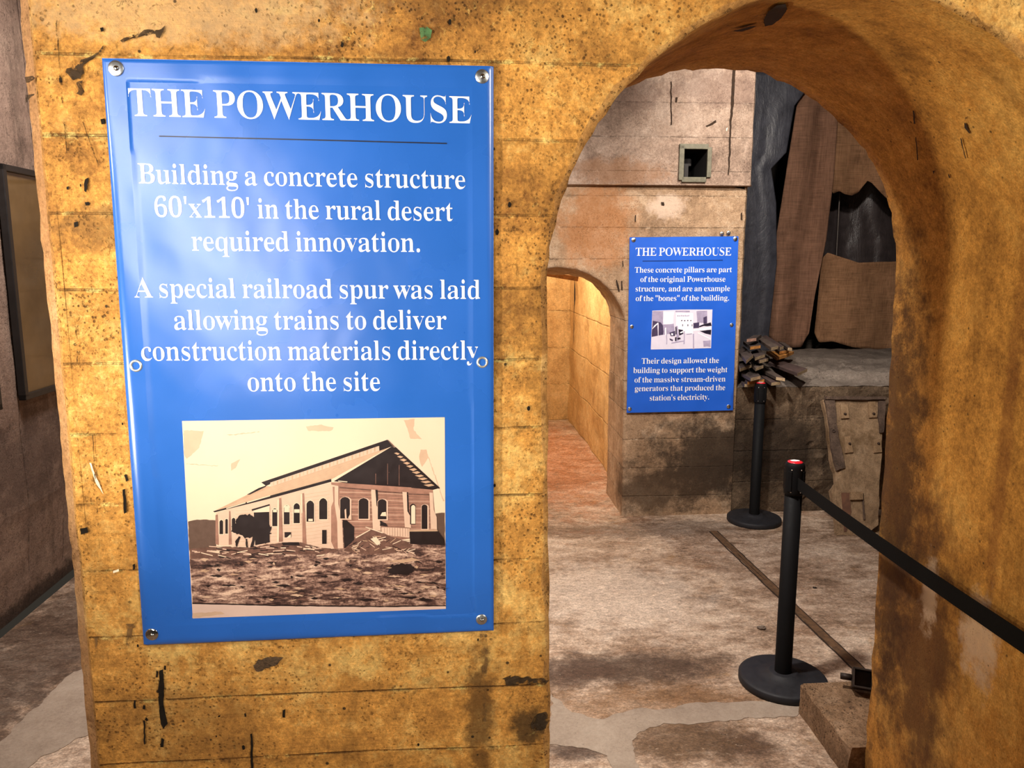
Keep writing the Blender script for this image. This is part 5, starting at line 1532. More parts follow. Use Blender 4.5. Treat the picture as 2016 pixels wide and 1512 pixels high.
for (px, r, wm) in (((229, 135), 0.0132, M_zinc), ((949, 151), 0.0125, M_zinc), ((300, 1248), 0.0122, M_chrome), ((948, 1219), 0.0112, M_zinc)):
    s_, z_ = on_wall(*px, DB_NEAR)
    screw(px, DB_NEAR, r, near, wm, M_chrome, DB_NEAR - near_wave(s_, z_) - 0.0012)
for (px, r) in (((268, 720), 0.0116), ((949.5, 713), 0.0112)):
    s_, z_ = on_wall(*px, DB_NEAR)
    c = W(s_, DB_NEAR - near_wave(s_, z_) - 0.0008, z_)
    mm = MB()
    mm.smooth = True
    mm.lathe([(r, -0.001), (r, 0.0008), (r * 0.86, 0.0022), (r * 0.70, 0.0024), (r * 0.60, 0.0010), (r * 0.58, -0.001)], c, W(0, -1, 0), 36, caps=False)
    g = mm.build('grommet', M_brass, near, weld=0.00001)
    mm = MB()
    mm.lathe([(r * 0.60, 0.0), (0, 0.0003)], c, W(0, -1, 0), 24, caps=False)
    mm.build('bore', M_bore, g, weld=0.00001)

# ------------------------------------------------------------------ far banner
DB_FAR = DF - 0.020
fc = [on_wall(1240, 467, DB_FAR), on_wall(1454, 465, DB_FAR), on_wall(1234, 813, DB_FAR), on_wall(1443, 808, DB_FAR)]
fx0, fx1, fz0, fz1 = fc[0][0], fc[1][0], fc[2][1], fc[0][1]


FPR = (on_wall(1281, 650, DB_FAR)[0], on_wall(1402, 650, DB_FAR)[0], on_wall(1290, 688, DB_FAR)[1], on_wall(1390, 609, DB_FAR)[1])


def far_surf(s, z, lift=0.0):
    u = (s - fx0) / (fx1 - fx0)
    v = (z - fz0) / (fz1 - fz0)
    w = 0.0035 * fbm(s * 3, z * 2.2, 0, 21, 2)
    w *= min(1, 10 * min(u, 1 - u, v, 1 - v) + 0.4)
    w *= print_flat(s, z, FPR, 0.08)
    return W(s, DB_FAR - w - lift, z)


far = thing('information_banner', W(fc[0][0], DF, fc[0][1]), 'blue banner with a grey photograph of machinery, hung on the tan pillar beyond the arch', 'banner')
make_sheet('vinyl_sheet', far_surf, tuple(fc), M_blue_far, far, 40, 60, 0.010)


def fline(m, t, l, r, cap):
    line(m, t, l, r, cap, DB_FAR, far_surf, 0.0012)


m = MB()
fline(m, 'THE POWERHOUSE', (1251, 503.5), (1439.5, 503), 15.5)
m.build('heading_text', M_letter, far, fix=False)['label'] = 'white serif heading'
m = MB()
fline(m, 'These concrete pillars are part', (1249.5, 536.7), (1440.7, 535.7), 10.6)
m.build('text_line', M_letter, far, fix=False)
m = MB()
fline(m, 'of the original Powerhouse', (1260.5, 555), (1428, 554.5), 10.6)
m.build('text_line', M_letter, far, fix=False)
m = MB()
fline(m, 'structure, and are an example', (1251, 573.8), (1437, 572.9), 10.6)
m.build('text_line', M_letter, far, fix=False)
m = MB()
fline(m, 'of the "bones" of the building.', (1251.4, 592.6), (1435, 591.4), 10.6)
m.build('text_line', M_letter, far, fix=False)
m = MB()
fline(m, 'Their design allowed the', (1263, 716), (1415, 714.3), 10.6)
m.build('text_line', M_letter, far, fix=False)
m = MB()
fline(m, 'building to support the weight', (1246.7, 734.3), (1432, 732.6), 10.6)
m.build('text_line', M_letter, far, fix=False)
m = MB()
fline(m, 'of the massive stream-driven', (1249, 752.9), (1428, 751), 10.6)
m.build('text_line', M_letter, far, fix=False)
m = MB()
fline(m, 'generators that produced the', (1249.5, 770), (1427.6, 768), 10.6)
m.build('text_line', M_letter, far, fix=False)
m = MB()
fline(m, "station's electricity.", (1278.8, 788.6), (1396, 786.4), 10.6)
m.build('text_line', M_letter, far, fix=False)
m = MB()
strip_on(m, (1265, 514), (1423, 512.3), 0.9, DB_FAR, far_surf, 0.0012, 6)
m.build('rule_line', M_rule2, far, fix=False)

G_light = plain('print pale lilac', srgb(222, 216, 232), 0.4, var=0.04, scale=20)
G_white = plain('print white', srgb(246, 244, 252), 0.4, var=0.02)
G_mid = plain('print grey lilac', srgb(168, 158, 186), 0.4, var=0.15, scale=30)
G_dark = plain('print dark plum', srgb(72, 62, 92), 0.4, var=0.25, scale=40)
G_black = plain('print black plum', srgb(34, 28, 46), 0.4, var=0.2)
m = MB()
LF = [0]


def fink(pts, mat, amp=0.0, seed=0):
    LF[0] += 1
    lift = 0.0010 + 0.00003 * LF[0]
    P2 = []
    n = len(pts)
    for i in range(n):
        (x0, y0), (x1, y1) = pts[i], pts[(i + 1) % n]
        k = max(1, int(math.hypot(x1 - x0, y1 - y0) / 90))
        for j in range(k):
            x, y = x0 + (x1 - x0) * j / k, y0 + (y1 - y0) * j / k
            P2.append((x + amp * nz(x * .02, y * .02, 0, seed), y + amp * nz(x * .02, y * .02, 4, seed)))
    Q = [on_wall(1270 + x / 13.44, 590 + y / 13.44, DB_FAR) for x, y in P2]
    tr = tessellate_polygon([[Vector((a, b, 0)) for a, b in Q]])
    m.cur = mat
    m.add([far_surf(a, b, lift) for a, b in Q], [list(t) for t in tr])


LI, WH, MI, DA, BL = range(5)
fink([(190, 290), (985, 262), (1780, 260), (1745, 1280), (950, 1305), (150, 1318)], LI)
fink([(196, 300), (480, 300), (470, 640), (490, 930), (168, 985)], MI, 10)
fink([(200, 560), (420, 600), (500, 720), (480, 925), (300, 950), (170, 980)], DA, 20, 2)
fink([(480, 330), (760, 330), (740, 640), (480, 650)], WH, 10, 3)
fink([(480, 660), (760, 640), (780, 900), (490, 920)], MI, 20, 4)
fink([(800, 290), (1180, 290), (1180, 330), (800, 330)], MI, 8)
fink([(820, 350), (1270, 350), (1270, 900), (820, 880)], WH, 8)
for i in range(7):
    fink([(850 + i * 48, 410), (885 + i * 48, 405), (885 + i * 48, 440), (850 + i * 48, 445)], MI, 10, i)
    if i % 2 == 0:
        fink([(950 + i * 40, 540), (985 + i * 40, 535), (985 + i * 40, 565), (950 + i * 40, 570)], DA, 8, i)
for x in (980, 1120, 1230):
    fink([(x, 650), (x + 22, 650), (x + 22, 700), (x, 705)], DA, 6)
fink([(1360, 300), (1640, 290), (1640, 600), (1540, 620), (1380, 600)], MI, 10, 5)
fink([(1280, 620), (1430, 600), (1430, 740), (1280, 750)], DA, 20, 6)
fink([(1540, 470), (1620, 450), (1640, 620), (1540, 640)], DA, 30, 7)
fink([(1450, 690), (1740, 590), (1745, 700), (1450, 720)], BL, 40, 8)
fink([(1280, 780), (1750, 710), (1750, 790), (1270, 830)], WH)
fink([(1440, 830), (1745, 795), (1740, 930), (1600, 890)], BL, 10, 9)
fink([(1400, 860), (1740, 1030), (1740, 1060), (1390, 890)], WH)
fink([(1540, 1100), (1738, 1070), (1735, 1250), (1540, 1240)], MI, 40, 9)
for q, c in (([(240, 690), (340, 600), (350, 620), (180, 790)], WH), ([(330, 620), (360, 620), (355, 960), (335, 960)], LI), ([(520, 740), (560, 740), (560, 940), (530, 940)], WH), ([(555, 760), (575, 760), (580, 1180), (560, 1180)], MI),
             ([(810, 700), (860, 690), (900, 1060), (830, 1100)], MI), ([(800, 720), (830, 720), (830, 920), (800, 920)], BL), ([(640, 870), (790, 820), (790, 960), (680, 960)], DA),
             ([(690, 890), (740, 890), (740, 940), (690, 940)], WH), ([(880, 780), (1000, 800), (1010, 900), (900, 950)], BL), ([(920, 860), (1000, 830), (1000, 870), (930, 890)], WH),
             ([(790, 990), (830, 990), (820, 1100), (790, 1090)], BL), ([(850, 1010), (930, 1000), (940, 1040), (850, 1060)], BL), ([(650, 1020), (740, 1060), (720, 1100), (650, 1060)], DA),
             ([(690, 1130), (1030, 1080), (1030, 1100), (700, 1160)], MI), ([(1025, 830), (1050, 830), (1040, 1170), (1015, 1170)], MI), ([(1265, 900), (1290, 900), (1295, 1305), (1265, 1305)], MI),
             ([(1090, 905), (1240, 890), (1240, 905), (1090, 920)], MI)):
    fink(q, c, 8, q[0][0])
m.build('printed_photograph', [G_light, G_white, G_mid, G_dark, G_black], far, fix=False)['label'] = 'pale grey print of machinery in a hall'
for px, r in (((1247.3, 472.3), 0.014), ((1447.4, 470.4), 0.014), ((1243.6, 643), 0.012), ((1440, 639.5), 0.012), ((1239.5, 805), 0.013), ((1434, 800), 0.013)):
    s_, z_ = on_wall(*px, DB_FAR)
    screw(px, DB_FAR, r, far, M_zinc, M_chrome, (DB_FAR - 0.0035))

# two anchor bolts above the far banner
for i, (px, lab) in enumerate((((1420.5, 459.5), 'small grey anchor bolt above the far banner, left of the pair'), ((1433.5, 458), 'small grey anchor bolt above the far banner, right of the pair'))):
    s_, z_ = on_wall(*px, DF)
    b_ = thing('anchor_bolt', W(s_, DF, z_), lab, 'bolt')
    mm = MB()
    mm.smooth = True
    mm.lathe([(0.014, -0.006), (0.014, 0.010), (0.010, 0.013), (0.0, 0.014)], W(s_, DF, z_), W(0, -1, 0), 14, caps=False)
    mm.build('washer', M_zinc, b_, weld=1e-5)
    mm = MB()
    mm.lathe([(0.008, 0.005), (0.008, 0.024), (0.0, 0.025)], W(s_, DF, z_), W(0, -1, 0), 6, caps=False)
    mm.build('nut', M_zinc, b_, weld=1e-5)

# ------------------------------------------------------------------ belt barrier posts
M_post = plain('black powder coat', (0.006, 0.006, 0.0065), 0.6, var=0.1, scale=60, spec=0.09)
M_base = plain('black rubber base', (0.016, 0.016, 0.019), 0.6, var=0.2, scale=40, bump=0.1, spec=0.3)
M_belt = plain('black webbing', (0.005, 0.005, 0.005), 0.85, var=0.2, scale=300, bump=0.2, spec=0.1)
M_red = plain('red sticker', srgb(206, 30, 44), 0.35, var=0.04)
M_stw = plain('white sticker print', srgb(246, 240, 240), 0.35, var=0.02)
POST_H = 0.945


def make_post(x, y, label, belt_to=None, tail=False):
    b = thing('barrier_post', (x, y, 0), label, 'barrier post', 'black belt barrier posts')
    c = Vector((x, y, 0))
    m = MB()
    m.smooth = True
    m.lathe([(0.0, 0.0), (0.172, 0.0), (0.176, 0.006), (0.176, 0.028), (0.172, 0.033), (0.160, 0.036), (0.110, 0.040), (0.062, 0.047), (0.058, 0.052), (0.050, 0.054), (0.0, 0.054)], c, n=72, caps=False)
    base = m.build('base', M_base, b, weld=1e-5)
    m = MB()
    m.smooth = True
    m.lathe([(0.0335, 0.050), (0.0335, 0.815), (0.0, 0.816)], c, n=40, caps=False)
    m.build('pole', M_post, b, weld=1e-5)
    m = MB()
    m.smooth = True
    m.lathe([(0.030, 0.808), (0.0375, 0.812), (0.0385, 0.820), (0.0385, 0.922), (0.036, 0.934), (0.030, 0.940), (0.0, 0.940)], c, n=40, caps=False)
    for a in range(4):                          # belt slots round the head
        th = math.pi / 4 + a * math.pi / 2
        m.smooth = False
        ax = (Vector((math.cos(th), math.sin(th), 0)), Vector((-math.sin(th), math.cos(th), 0)), Vector((0, 0, 1)))
        m.box(c + ax[0] * 0.0365 + Vector((0, 0, 0.868)), 0.010, 0.016, 0.082, ax, 0.002)
    head = m.build('head', M_post, b)
    for th in (-2.2, -1.2):
        for zz in (0.826, 0.915):
            m = MB()
            m.smooth = True
            d = Vector((math.cos(th), math.sin(th), 0))
            m.lathe([(0.003, 0.0), (0.0025, 0.0012), (0, 0.0016)], c + d * 0.0384 + Vector((0, 0, zz)), d, 10, caps=False)
            m.build('rivet', M_zinc, head)
    m = MB()
    m.smooth = True
    m.lathe([(0.029, 0.9402), (0.0285, 0.9425), (0.020, 0.9445), (0.0, POST_H)], c, n=36, caps=False)
    st = m.build('cap_sticker', M_red, head, weld=1e-5)
    st['label'] = 'red and white round cap sticker'
    m = MB()
    n = 20
    m.poly([c + Vector((0.0185 * math.cos(2 * math.pi * k / n), 0.0135 * math.sin(2 * math.pi * k / n) + 0.005, POST_H + 0.0005)) for k in range(n)])
    m.build('sticker_print', M_stw, st)
    if belt_to is not None:
        m = MB()
        e = Vector(belt_to)
        p0 = c + (Vector((e.x, e.y, 0)) - c).normalized() * 0.030 + Vector((0, 0, 0.862))
        hw = 0.0245

        def belt(u, v):
            p = p0.lerp(e, u)
            p.z -= 0.018 * 4 * u * (1 - u)
            p.z += (v - 0.5) * 2 * hw
            return p
        side = Vector((-(e - p0).y, (e - p0).x, 0)).normalized() * 0.0007
        m.grid(lambda u, v: belt(u, v) + side, 40, 1)
        m.grid(lambda u, v: belt(u, v) - side, 40, 1)
        for v in (0, 1):
            m.grid(lambda u, w: belt(u, v) + side * (1 - 2 * w), 40, 1)
        bl = m.build('belt', M_belt, b, weld=1e-6)
    if tail:
        m = MB()
        tdir = Vector((0.96, 0.28, 0)).normalized()

        def tl(u, v):
            q = c + tdir * (0.036 + 0.004 * math.sin(u * 2.5)) + Vector((0, 0, 0.905 - 0.15 * u))
            w = 0.022 * (1 - 0.75 * u)
            return q + Vector((-0.2, -0.95, 0)) * ((v - 0.5) * 2 * w)
        m.smooth = True
        m.grid(tl, 12, 2)
        o = m.build('belt', M_belt, b)
        md = o.modifiers.new('thickness', 'SOLIDIFY')
        md.thickness = 0.002
    return b


sN, dN = on_level(1540, 1344)
pN = W(sN, dN, 0)
sF, dF = on_level(1484, 1026)
pF = W(sF, dF, 0)
make_post(pN.x, pN.y, 'black barrier post with red cap, its belt drawn across the arch', belt_to=(1.166, 0.962, 0.905))
make_post(pF.x, pF.y, 'black barrier post standing in front of the far ledge, belt wound in', tail=True)
make_post(1.166, 0.925, 'black barrier post before the pier, holding the far end of the belt')

# ------------------------------------------------------------------ loose boards on the ledge
def board_mat(name, col, end):
    k = NT(name)
    tc = k.new('ShaderNodeTexCoord')
    v = tc.outputs['Object']
    g = k.noise(k.mapping(v, scale=(30, 8, 60)), 1.0, 6, 0.7, 1.0)
    return k.out(k.mix(k.rng(g, 0.35, 0.7), tuple(q * 0.6 for q in col), tuple(q * 1.4 for q in col)), 0.75, k.bump(g, 0.4, 0.004))


M_bd = [board_mat('weathered dark board', srgb(70, 58, 54), 0), board_mat('grey brown board', srgb(86, 72, 64), 0), board_mat('plum brown board', srgb(78, 60, 56), 0)]
M_bend = [board_mat('cut board end', srgb(190, 164, 128), 0), board_mat('orange cut end', srgb(206, 140, 70), 0), board_mat('pinkish cut end', srgb(190, 146, 126), 0)]
M_ofl = board_mat('orange raw board', srgb(196, 132, 60), 0)
# near-left, near-right, far-right, far-left corners of the upper face (10.8 px per photo pixel), height, end colour, where
BOARDS = [
    ([(280, 1255), (500, 1240), (420, 1185), (210, 1200)], 0.930, 0, 0, 'short dark board lying lowest at the front of the pile, beside the pillar'),
    ([(340, 1205), (700, 1150), (610, 1090), (290, 1150)], 0.950, 1, 0, 'dark board with a broad orange cut end near the far barrier post'),
    ([(850, 1225), (1040, 1198), (640, 945), (470, 985)], 0.945, 0, 2, 'plum brown board sloping down behind the cap of the far barrier post'),
    ([(410, 1130), (620, 1078), (440, 900), (215, 1025)], 0.985, 0, 0, 'wide grey-black board resting on the orange-ended one'),
    ([(950, 1105), (1138, 1130), (700, 880), (560, 905)], 0.975, 0, 1, 'long narrow grey board running just below the big thick plank'),
    ([(1405, 1025), (1615, 925), (930, 715), (785, 790)], 1.005, 0, 2, 'big thick dark plank jutting out at the right of the pile'),
    ([(180, 925), (430, 838), (330, 745), (130, 780)], 1.035, 0, 0, 'board with a long pale end touching the pillar edge'),
    ([(515, 915), (682, 850), (440, 690), (320, 745)], 1.030, 0, 1, 'grey board slanting from the pillar side to the pile centre'),
    ([(600, 752), (782, 705), (640, 635), (500, 710)], 1.070, 0, 2, 'short board with a pale end in the middle of the pile'),
    ([(505, 692), (715, 620), (600, 500), (420, 560)], 1.095, 0, 0, 'short dark board on top of the one with the pale end'),
    ([(310, 760), (462, 630), (232, 430), (150, 560)], 1.105, 0, 0, 'wide blackish board tilted against the pillar'),
    ([(960, 690), (1160, 635), (1330, 560), (740, 555)], 1.050, 1, 3, 'flat orange raw board with a broken end'),
    ([(1020, 560), (1225, 525), (1040, 400), (860, 440)], 1.075, 1, 0, 'board with an orange red end lying on the raw orange board'),
    ([(400, 462), (620, 430), (540, 325), (250, 345)], 1.150, 1, 0, 'dark board with a rounded orange end at the upper left of the pile'),
    ([(845, 480), (1000, 440), (640, 235), (540, 275)], 1.160, 0, 1, 'long dark board falling from the top of the pile to the right'),
    ([(1030, 472), (1110, 445), (740, 215), (650, 235)], 1.145, 0, 2, 'thin board lying along the hem of the brown cloth'),
    ([(1200, 480), (1290, 490), (1130, 370), (1000, 350)], 1.105, 0, 1, 'small board half hidden beside the hem of the brown cloth'),
    ([(330, 298), (530, 275), (640, 205), (470, 215)], 1.200, 2, 0, 'topmost board with a pinkish end'),
]
for (q, z, em, bmi, lab) in BOARDS:
    top = [on_level(1440 + a / 10.8, 640 + b / 10.8, z) for a, b in q]
    T = [W(s, d, z) for s, d in top]
    cen = sum(T, Vector()) / 4
    root = thing('wooden_board', (cen.x, cen.y, z - 0.022), lab, 'board', 'loose boards heaped on the ledge')
    th = 0.020
    dn = Vector((0, 0, -th))
    m = MB()
    m.add(T + [p + dn for p in T], [[0, 1, 2, 3], [7, 6, 5, 4], [1, 5, 6, 2], [2, 6, 7, 3], [3, 7, 4, 0]])
    m.build('plank', ([M_bd[0], M_bd[1], M_bd[2], M_ofl][bmi]), root, fix=False)
    m = MB()
    fwd = ((T[0] + T[1]) - (T[2] + T[3])).normalized() * 0.001
    m.add([T[0] + fwd, T[1] + fwd, T[1] + dn + fwd, T[0] + dn + fwd, T[0], T[1], T[1] + dn, T[0] + dn], [[3, 2, 1, 0], [0, 1, 5, 4], [2, 3, 7, 6], [1, 2, 6, 5], [3, 0, 4, 7]])
    m.build('cut_end', M_bend[em], root, fix=False)

# ------------------------------------------------------------------ rusty formwork panel leaning on the ledge
M_panel = concrete('rusty brown panel', srgb(92, 72, 52), srgb(146, 120, 92), srgb(172, 148, 120), boards_axis=None, pit=0.5, streak=0.5, bump=0.8, contrast=1.0, size=2.0,
                   stains_shade=[(srgb(84, 62, 36), Vector((0, 0, 0.55)), (0.5, 0.5, 0.10), 0.7)])
M_rail = concrete('dark crusted rail', srgb(60, 48, 40), srgb(98, 80, 68), srgb(136, 114, 96), boards_axis=None, pit=0.9, streak=0.0, bump=1.2, size=2.5)
dbt = on_level(1650, 1055)[1]
KP = (4.955 - dbt) / 0.84


def on_panel(x, y, off=0.0):
    px, py = 1600 + x / 4.875, 760 + y / 4.875
    r = ray(px, py)
    rd = -r.x * SY + r.y * CY
    t = (dbt + KP * EYE) / (rd - KP * r.z)
    s = (r.x * CY + r.y * SY) * t
    z = EYE + r.z * t
    n = W(0, -1, KP) / math.hypot(1, KP)
    return W(s, dbt + KP * z, max(z, 0.0)) + n * off


def panel_prism(pts, lo, hi, step=0.0, amp=0.0, seed=0):
    B = [on_panel(a, b, 0) for a, b in pts]
    if step:
        B = rough_outline(B, step, amp, seed)
    n = W(0, -1, KP) / math.hypot(1, KP)
    m = MB()
    m.prism([p + n * lo for p in B], [p + n * hi for p in B])
    return m


c0 = on_panel(360, 1440)
pan = thing('formwork_panel', (c0.x, c0.y, 0), 'rusty brown metal form panel leaning against the ledge beside the arch', 'panel')
panel_prism([(95, 130), (130, 300), (160, 540), (185, 780), (215, 830), (225, 935), (180, 1000), (190, 1090), (215, 1260), (235, 1432), (490, 1442), (625, 1340), (635, 1100), (642, 900), (655, 780), (664, 600), (670, 400), (688, 130)],
            -0.035, 0.0, 0.03, 0.006, 1).build('plate', M_panel, pan)
panel_prism([(110, 140), (200, 140), (235, 480), (305, 790), (215, 815), (175, 640), (150, 400)], 0.0005, 0.018, 0.025, 0.006, 2).build('side_rail', M_rail, pan)
panel_prism([(105, 112), (690, 112), (690, 140), (200, 142), (105, 140)], 0.0005, 0.026, 0.03, 0.004, 3).build('top_rail', M_rail, pan)
panel_prism([(625, 150), (690, 145), (672, 450), (640, 455), (620, 300)], 0.0005, 0.016, 0.025, 0.006, 4).build('side_rail', M_rail, pan)
M_tab = concrete('rusty tab', srgb(96, 74, 50), srgb(150, 122, 92), srgb(174, 148, 116), boards_axis=None, pit=0.3, streak=0.0, bump=0.8, size=3.0)
M_bolt = plain('dark bolt', srgb(60, 46, 38), 0.6, metallic=0.6, var=0.3)
for i, (q, bo) in enumerate((([(262, 185), (330, 180), (340, 312), (268, 318)], (300, 275)), ([(525, 155), (590, 155), (610, 305), (535, 310)], (575, 272)), ([(300, 490), (350, 485), (382, 640), (305, 648)], (345, 560)),
                             ([(575, 515), (648, 512), (655, 638), (580, 645)], (620, 558)))):
    t = panel_prism(q, 0.0005, 0.014).build('bolt_tab', M_tab, pan)
    m = MB()
    m.smooth = True
    n = W(0, -1, KP) / math.hypot(1, KP)
    m.lathe([(0.009, 0.010), (0.009, 0.019), (0.005, 0.026), (0.0, 0.027)], on_panel(*bo), n, 10, caps=False)
    m.build('bolt', M_bolt, t, weld=1e-5)
panel_prism([(350, 1022), (468, 1022), (468, 1095), (350, 1098)], 0.0005, 0.022).build('stop_block', M_tab, pan)
panel_prism([(272, 1025), (350, 1025), (365, 1210), (320, 1400), (300, 1400)], 0.0005, 0.006).build('rust_plate', plain('red brown plate', srgb(98, 66, 48), 0.9, var=0.3, scale=30), pan)
panel_prism([(468, 1030), (480, 1030), (496, 1285), (484, 1285)], 0.0005, 0.010).build('rib', M_rail, pan)
m = MB()
m.smooth = True
m.lathe([(0.012, 0.016), (0.011, 0.022), (0.006, 0.023), (0.005, 0.017), (0, 0.017)], on_panel(187, 440), W(0, -1, KP).normalized(), 14, caps=False)
m.build('bolt', M_bolt, pan, weld=1e-5)

# ------------------------------------------------------------------ cloths and plastic sheets hanging over the back of the ledge
def resample(poly, n):
    L = [0.0]
    for i in range(1, len(poly)):
        L.append(L[-1] + math.hypot(poly[i][0] - poly[i - 1][0], poly[i][1] - poly[i - 1][1]))
    out = []
    for k in range(n + 1):
        t = L[-1] * k / n
        j = 0
        while j < len(L) - 2 and L[j + 1] < t:
            j += 1
        u = (t - L[j]) / max(1e-9, L[j + 1] - L[j])
        out.append((poly[j][0] + (poly[j + 1][0] - poly[j][0]) * u, poly[j][1] + (poly[j + 1][1] - poly[j][1]) * u))
    return out


def cloth(name, rows, d, fold, mat, label, category, nu=40, nv=14, thick=0.006, group=None, curl=0.0, ripple=9.0, seed=0):
    R = [resample(r, nu) for r in rows]
    V = []
    for k in range(len(R) - 1):
        for j in range(nv):
            t = j / nv
            V.append([(a[0] + (b[0] - a[0]) * t, a[1] + (b[1] - a[1]) * t) for a, b in zip(R[k], R[k + 1])])
    V.append(R[-1])
    m = MB()
    m.smooth = True
    n = nu + 1
    vs = []
    for j, row in enumerate(V):
        t = j / (len(V) - 1)
        for i, (x, y) in enumerate(row):
            s, z = on_wall(x, y, d)
            u = i / nu
            off = fold * (math.sin(u * ripple + 1.5 * nz(u * 3, t * 2.0, 0, seed) + seed) + 0.7 * fbm(u * 4, t * 3, 0, seed))
            off += curl * t * t * math.sin(u * 7 + seed)
            k = (d + off) / d
            # keep the true sight line of the traced edge while the sheet ripples in depth
            vs.append(W(s * k, d + off, EYE + (z - EYE) * k))
    fs = [[j * n + i, j * n + i + 1, (j + 1) * n + i + 1, (j + 1) * n + i] for j in range(len(V) - 1) for i in range(nu)]
    m.add(vs, fs)
    o = m.build(name, mat, None)
    c = sum((v.co for v in o.data.vertices), Vector()) / len(o.data.vertices)
    lo = min(v.co.z for v in o.data.vertices)
    base = Vector((c.x, c.y, lo))
    for v in o.data.vertices:
        v.co -= base
    o.location = base
    md = o.modifiers.new('thickness', 'SOLIDIFY')
    md.thickness = thick
    return tag(o, label, category, group)


def burlap(name, col):
    k = NT(name)
    tc = k.new('ShaderNodeTexCoord')
    v = tc.outputs['Object']
    a = k.noise(k.mapping(v, scale=(160, 160, 6)), 1.0, 3, 0.6)
    b = k.noise(k.mapping(v, scale=(6, 6, 160)), 1.0, 3, 0.6)
    c = k.noise(v, 4, 6, 0.65)
    f = k.math('ADD', k.math('MULTIPLY', k.math('ADD', a, b), 0.32), k.math('MULTIPLY', c, 0.36))
    cc = k.ramp(f, [(0.36, tuple(q * 0.5 for q in col)), (0.50, col), (0.64, tuple(min(1, q * 1.5) for q in col))])
    return k.out(cc, 0.95, k.bump(k.math('ADD', a, b), 0.5, 0.006), spec=0.1)


M_burlap = burlap('brown burlap', srgb(132, 98, 78))
M_burlap2 = burlap('warm burlap', srgb(150, 112, 82))


def sheet_mat(name, col, rough):
    k = NT(name)
    tc = k.new('ShaderNodeTexCoord')
    v = tc.outputs['Object']
    a = k.noise(k.mapping(v, scale=(7, 7, 2.2)), 1.0, 6, 0.65, 1.0)
    b = k.noise(v, 9, 7, 0.7)
    c = k.mix(k.rng(b, 0.35, 0.7), tuple(q * 0.7 for q in col), tuple(q * 1.25 for q in col))
    return k.out(c, k.rng(b, 0.3, 0.7, rough - 0.08, rough + 0.1), k.bump(k.math('ADD', a, k.math('MULTIPLY', b, 0.5)), 0.5, 0.02))


M_plastic = sheet_mat('blue grey plastic', srgb(70, 71, 80), 0.42)
M_plastic2 = sheet_mat('dark plastic', srgb(70, 62, 62), 0.36)
GC = 'cloths hung over the back of the ledge'
cloth('plastic_sheet', [[(1440, 138), (1610, 148)], [(1440, 215), (1520, 215), (1564, 208)], [(1440, 300), (1500, 300), (1548, 300)], [(1440, 330), (1490, 330), (1518, 332)], [(1440, 400), (1528, 400)], [(1440, 520), (1529, 520)],
                        [(1440, 650), (1480, 660), (1514, 654)], [(1440, 690), (1480, 696), (1514, 690)]], 6.2, 0.005, M_plastic, 'blue grey plastic sheet hanging just right of the tan pillar', 'plastic sheet', 40, 10, 0.003, ripple=11, seed=2)
cloth('burlap_cloth', [[(1588, 142), (1625, 142), (1668, 142)], [(1568, 212), (1610, 210), (1649, 233)], [(1547, 345), (1595, 345), (1641, 350)], [(1527, 473), (1576, 480), (1626, 473)], [(1518, 584), (1562, 590), (1604, 584)],
                       [(1503, 657), (1528, 675), (1551, 685), (1577, 683), (1593, 656)]], 6.42, 0.022, M_burlap, 'tall brown burlap cloth hanging down to the heap of boards', 'cloth', 40, 10, 0.006, GC, 0.03, 8, 3)
cloth('burlap_cloth', [[(1646, 142), (1772, 142)], [(1645, 236), (1700, 240), (1772, 262)], [(1638, 320), (1690, 320), (1772, 350)],
                       [(1633, 372), (1640, 381), (1652, 376), (1662, 382), (1676, 385), (1690, 378), (1708, 356), (1716, 360), (1736, 382), (1746, 391), (1772, 400)]], 6.52, 0.02, M_burlap2,
      'upper burlap cloth with a scalloped torn hem', 'cloth', 48, 10, 0.006, GC, 0.02, 9, 5)
cloth('burlap_cloth', [[(1617, 510), (1629, 497), (1650, 504), (1690, 517), (1757, 515), (1775, 514)], [(1614, 545), (1660, 545), (1775, 545)], [(1608, 610), (1680, 620), (1775, 620)],
                       [(1603, 655), (1612, 674), (1640, 672), (1680, 684), (1745, 690), (1775, 691)]], 6.6, 0.025, M_burlap2, 'lower burlap cloth, a wide square piece above the grey ledge slab', 'cloth', 40, 10, 0.006, GC, 0.03, 7, 8)
cloth('plastic_sheet', [[(1612, 140), (1775, 140)], [(1612, 300), (1775, 300)], [(1610, 440), (1775, 440)], [(1605, 540), (1775, 540)]], 6.95, 0.03, M_plastic2, 'dark crumpled plastic sheet showing through the gap between the burlap cloths', 'plastic sheet', 40, 14, 0.003, ripple=9, seed=11)
w0, w1 = on_wall(1653, 385, 6.75), on_wall(1646, 515, 6.75)
wire = thing('hanging_wire', W(w1[0], 6.75, w1[1]), 'thin dark wire hanging in the gap between the burlap cloths', 'wire')
m = MB()
m.tube([W(w0[0], 6.75, 3.3), W(w0[0], 6.75, w0[1]), W(w1[0], 6.75, w1[1])], 0.006, 8)
m.build('strand', plain('dull wire', srgb(92, 84, 78), 0.5, metallic=0.5), wire)

# ------------------------------------------------------------------ framed pictures on the left wall
M_frame = plain('black frame', (0.010, 0.009, 0.009), 0.4, var=0.1)
kg = NT('picture under glass')
tcg = kg.new('ShaderNodeTexCoord')
M_pic = kg.out(kg.mix(kg.rng(kg.noise(tcg.outputs['Object'], 2.0, 5, 0.6), 0.3, 0.7), srgb(70, 54, 34), srgb(104, 82, 52)), 0.08, spec=0.6)


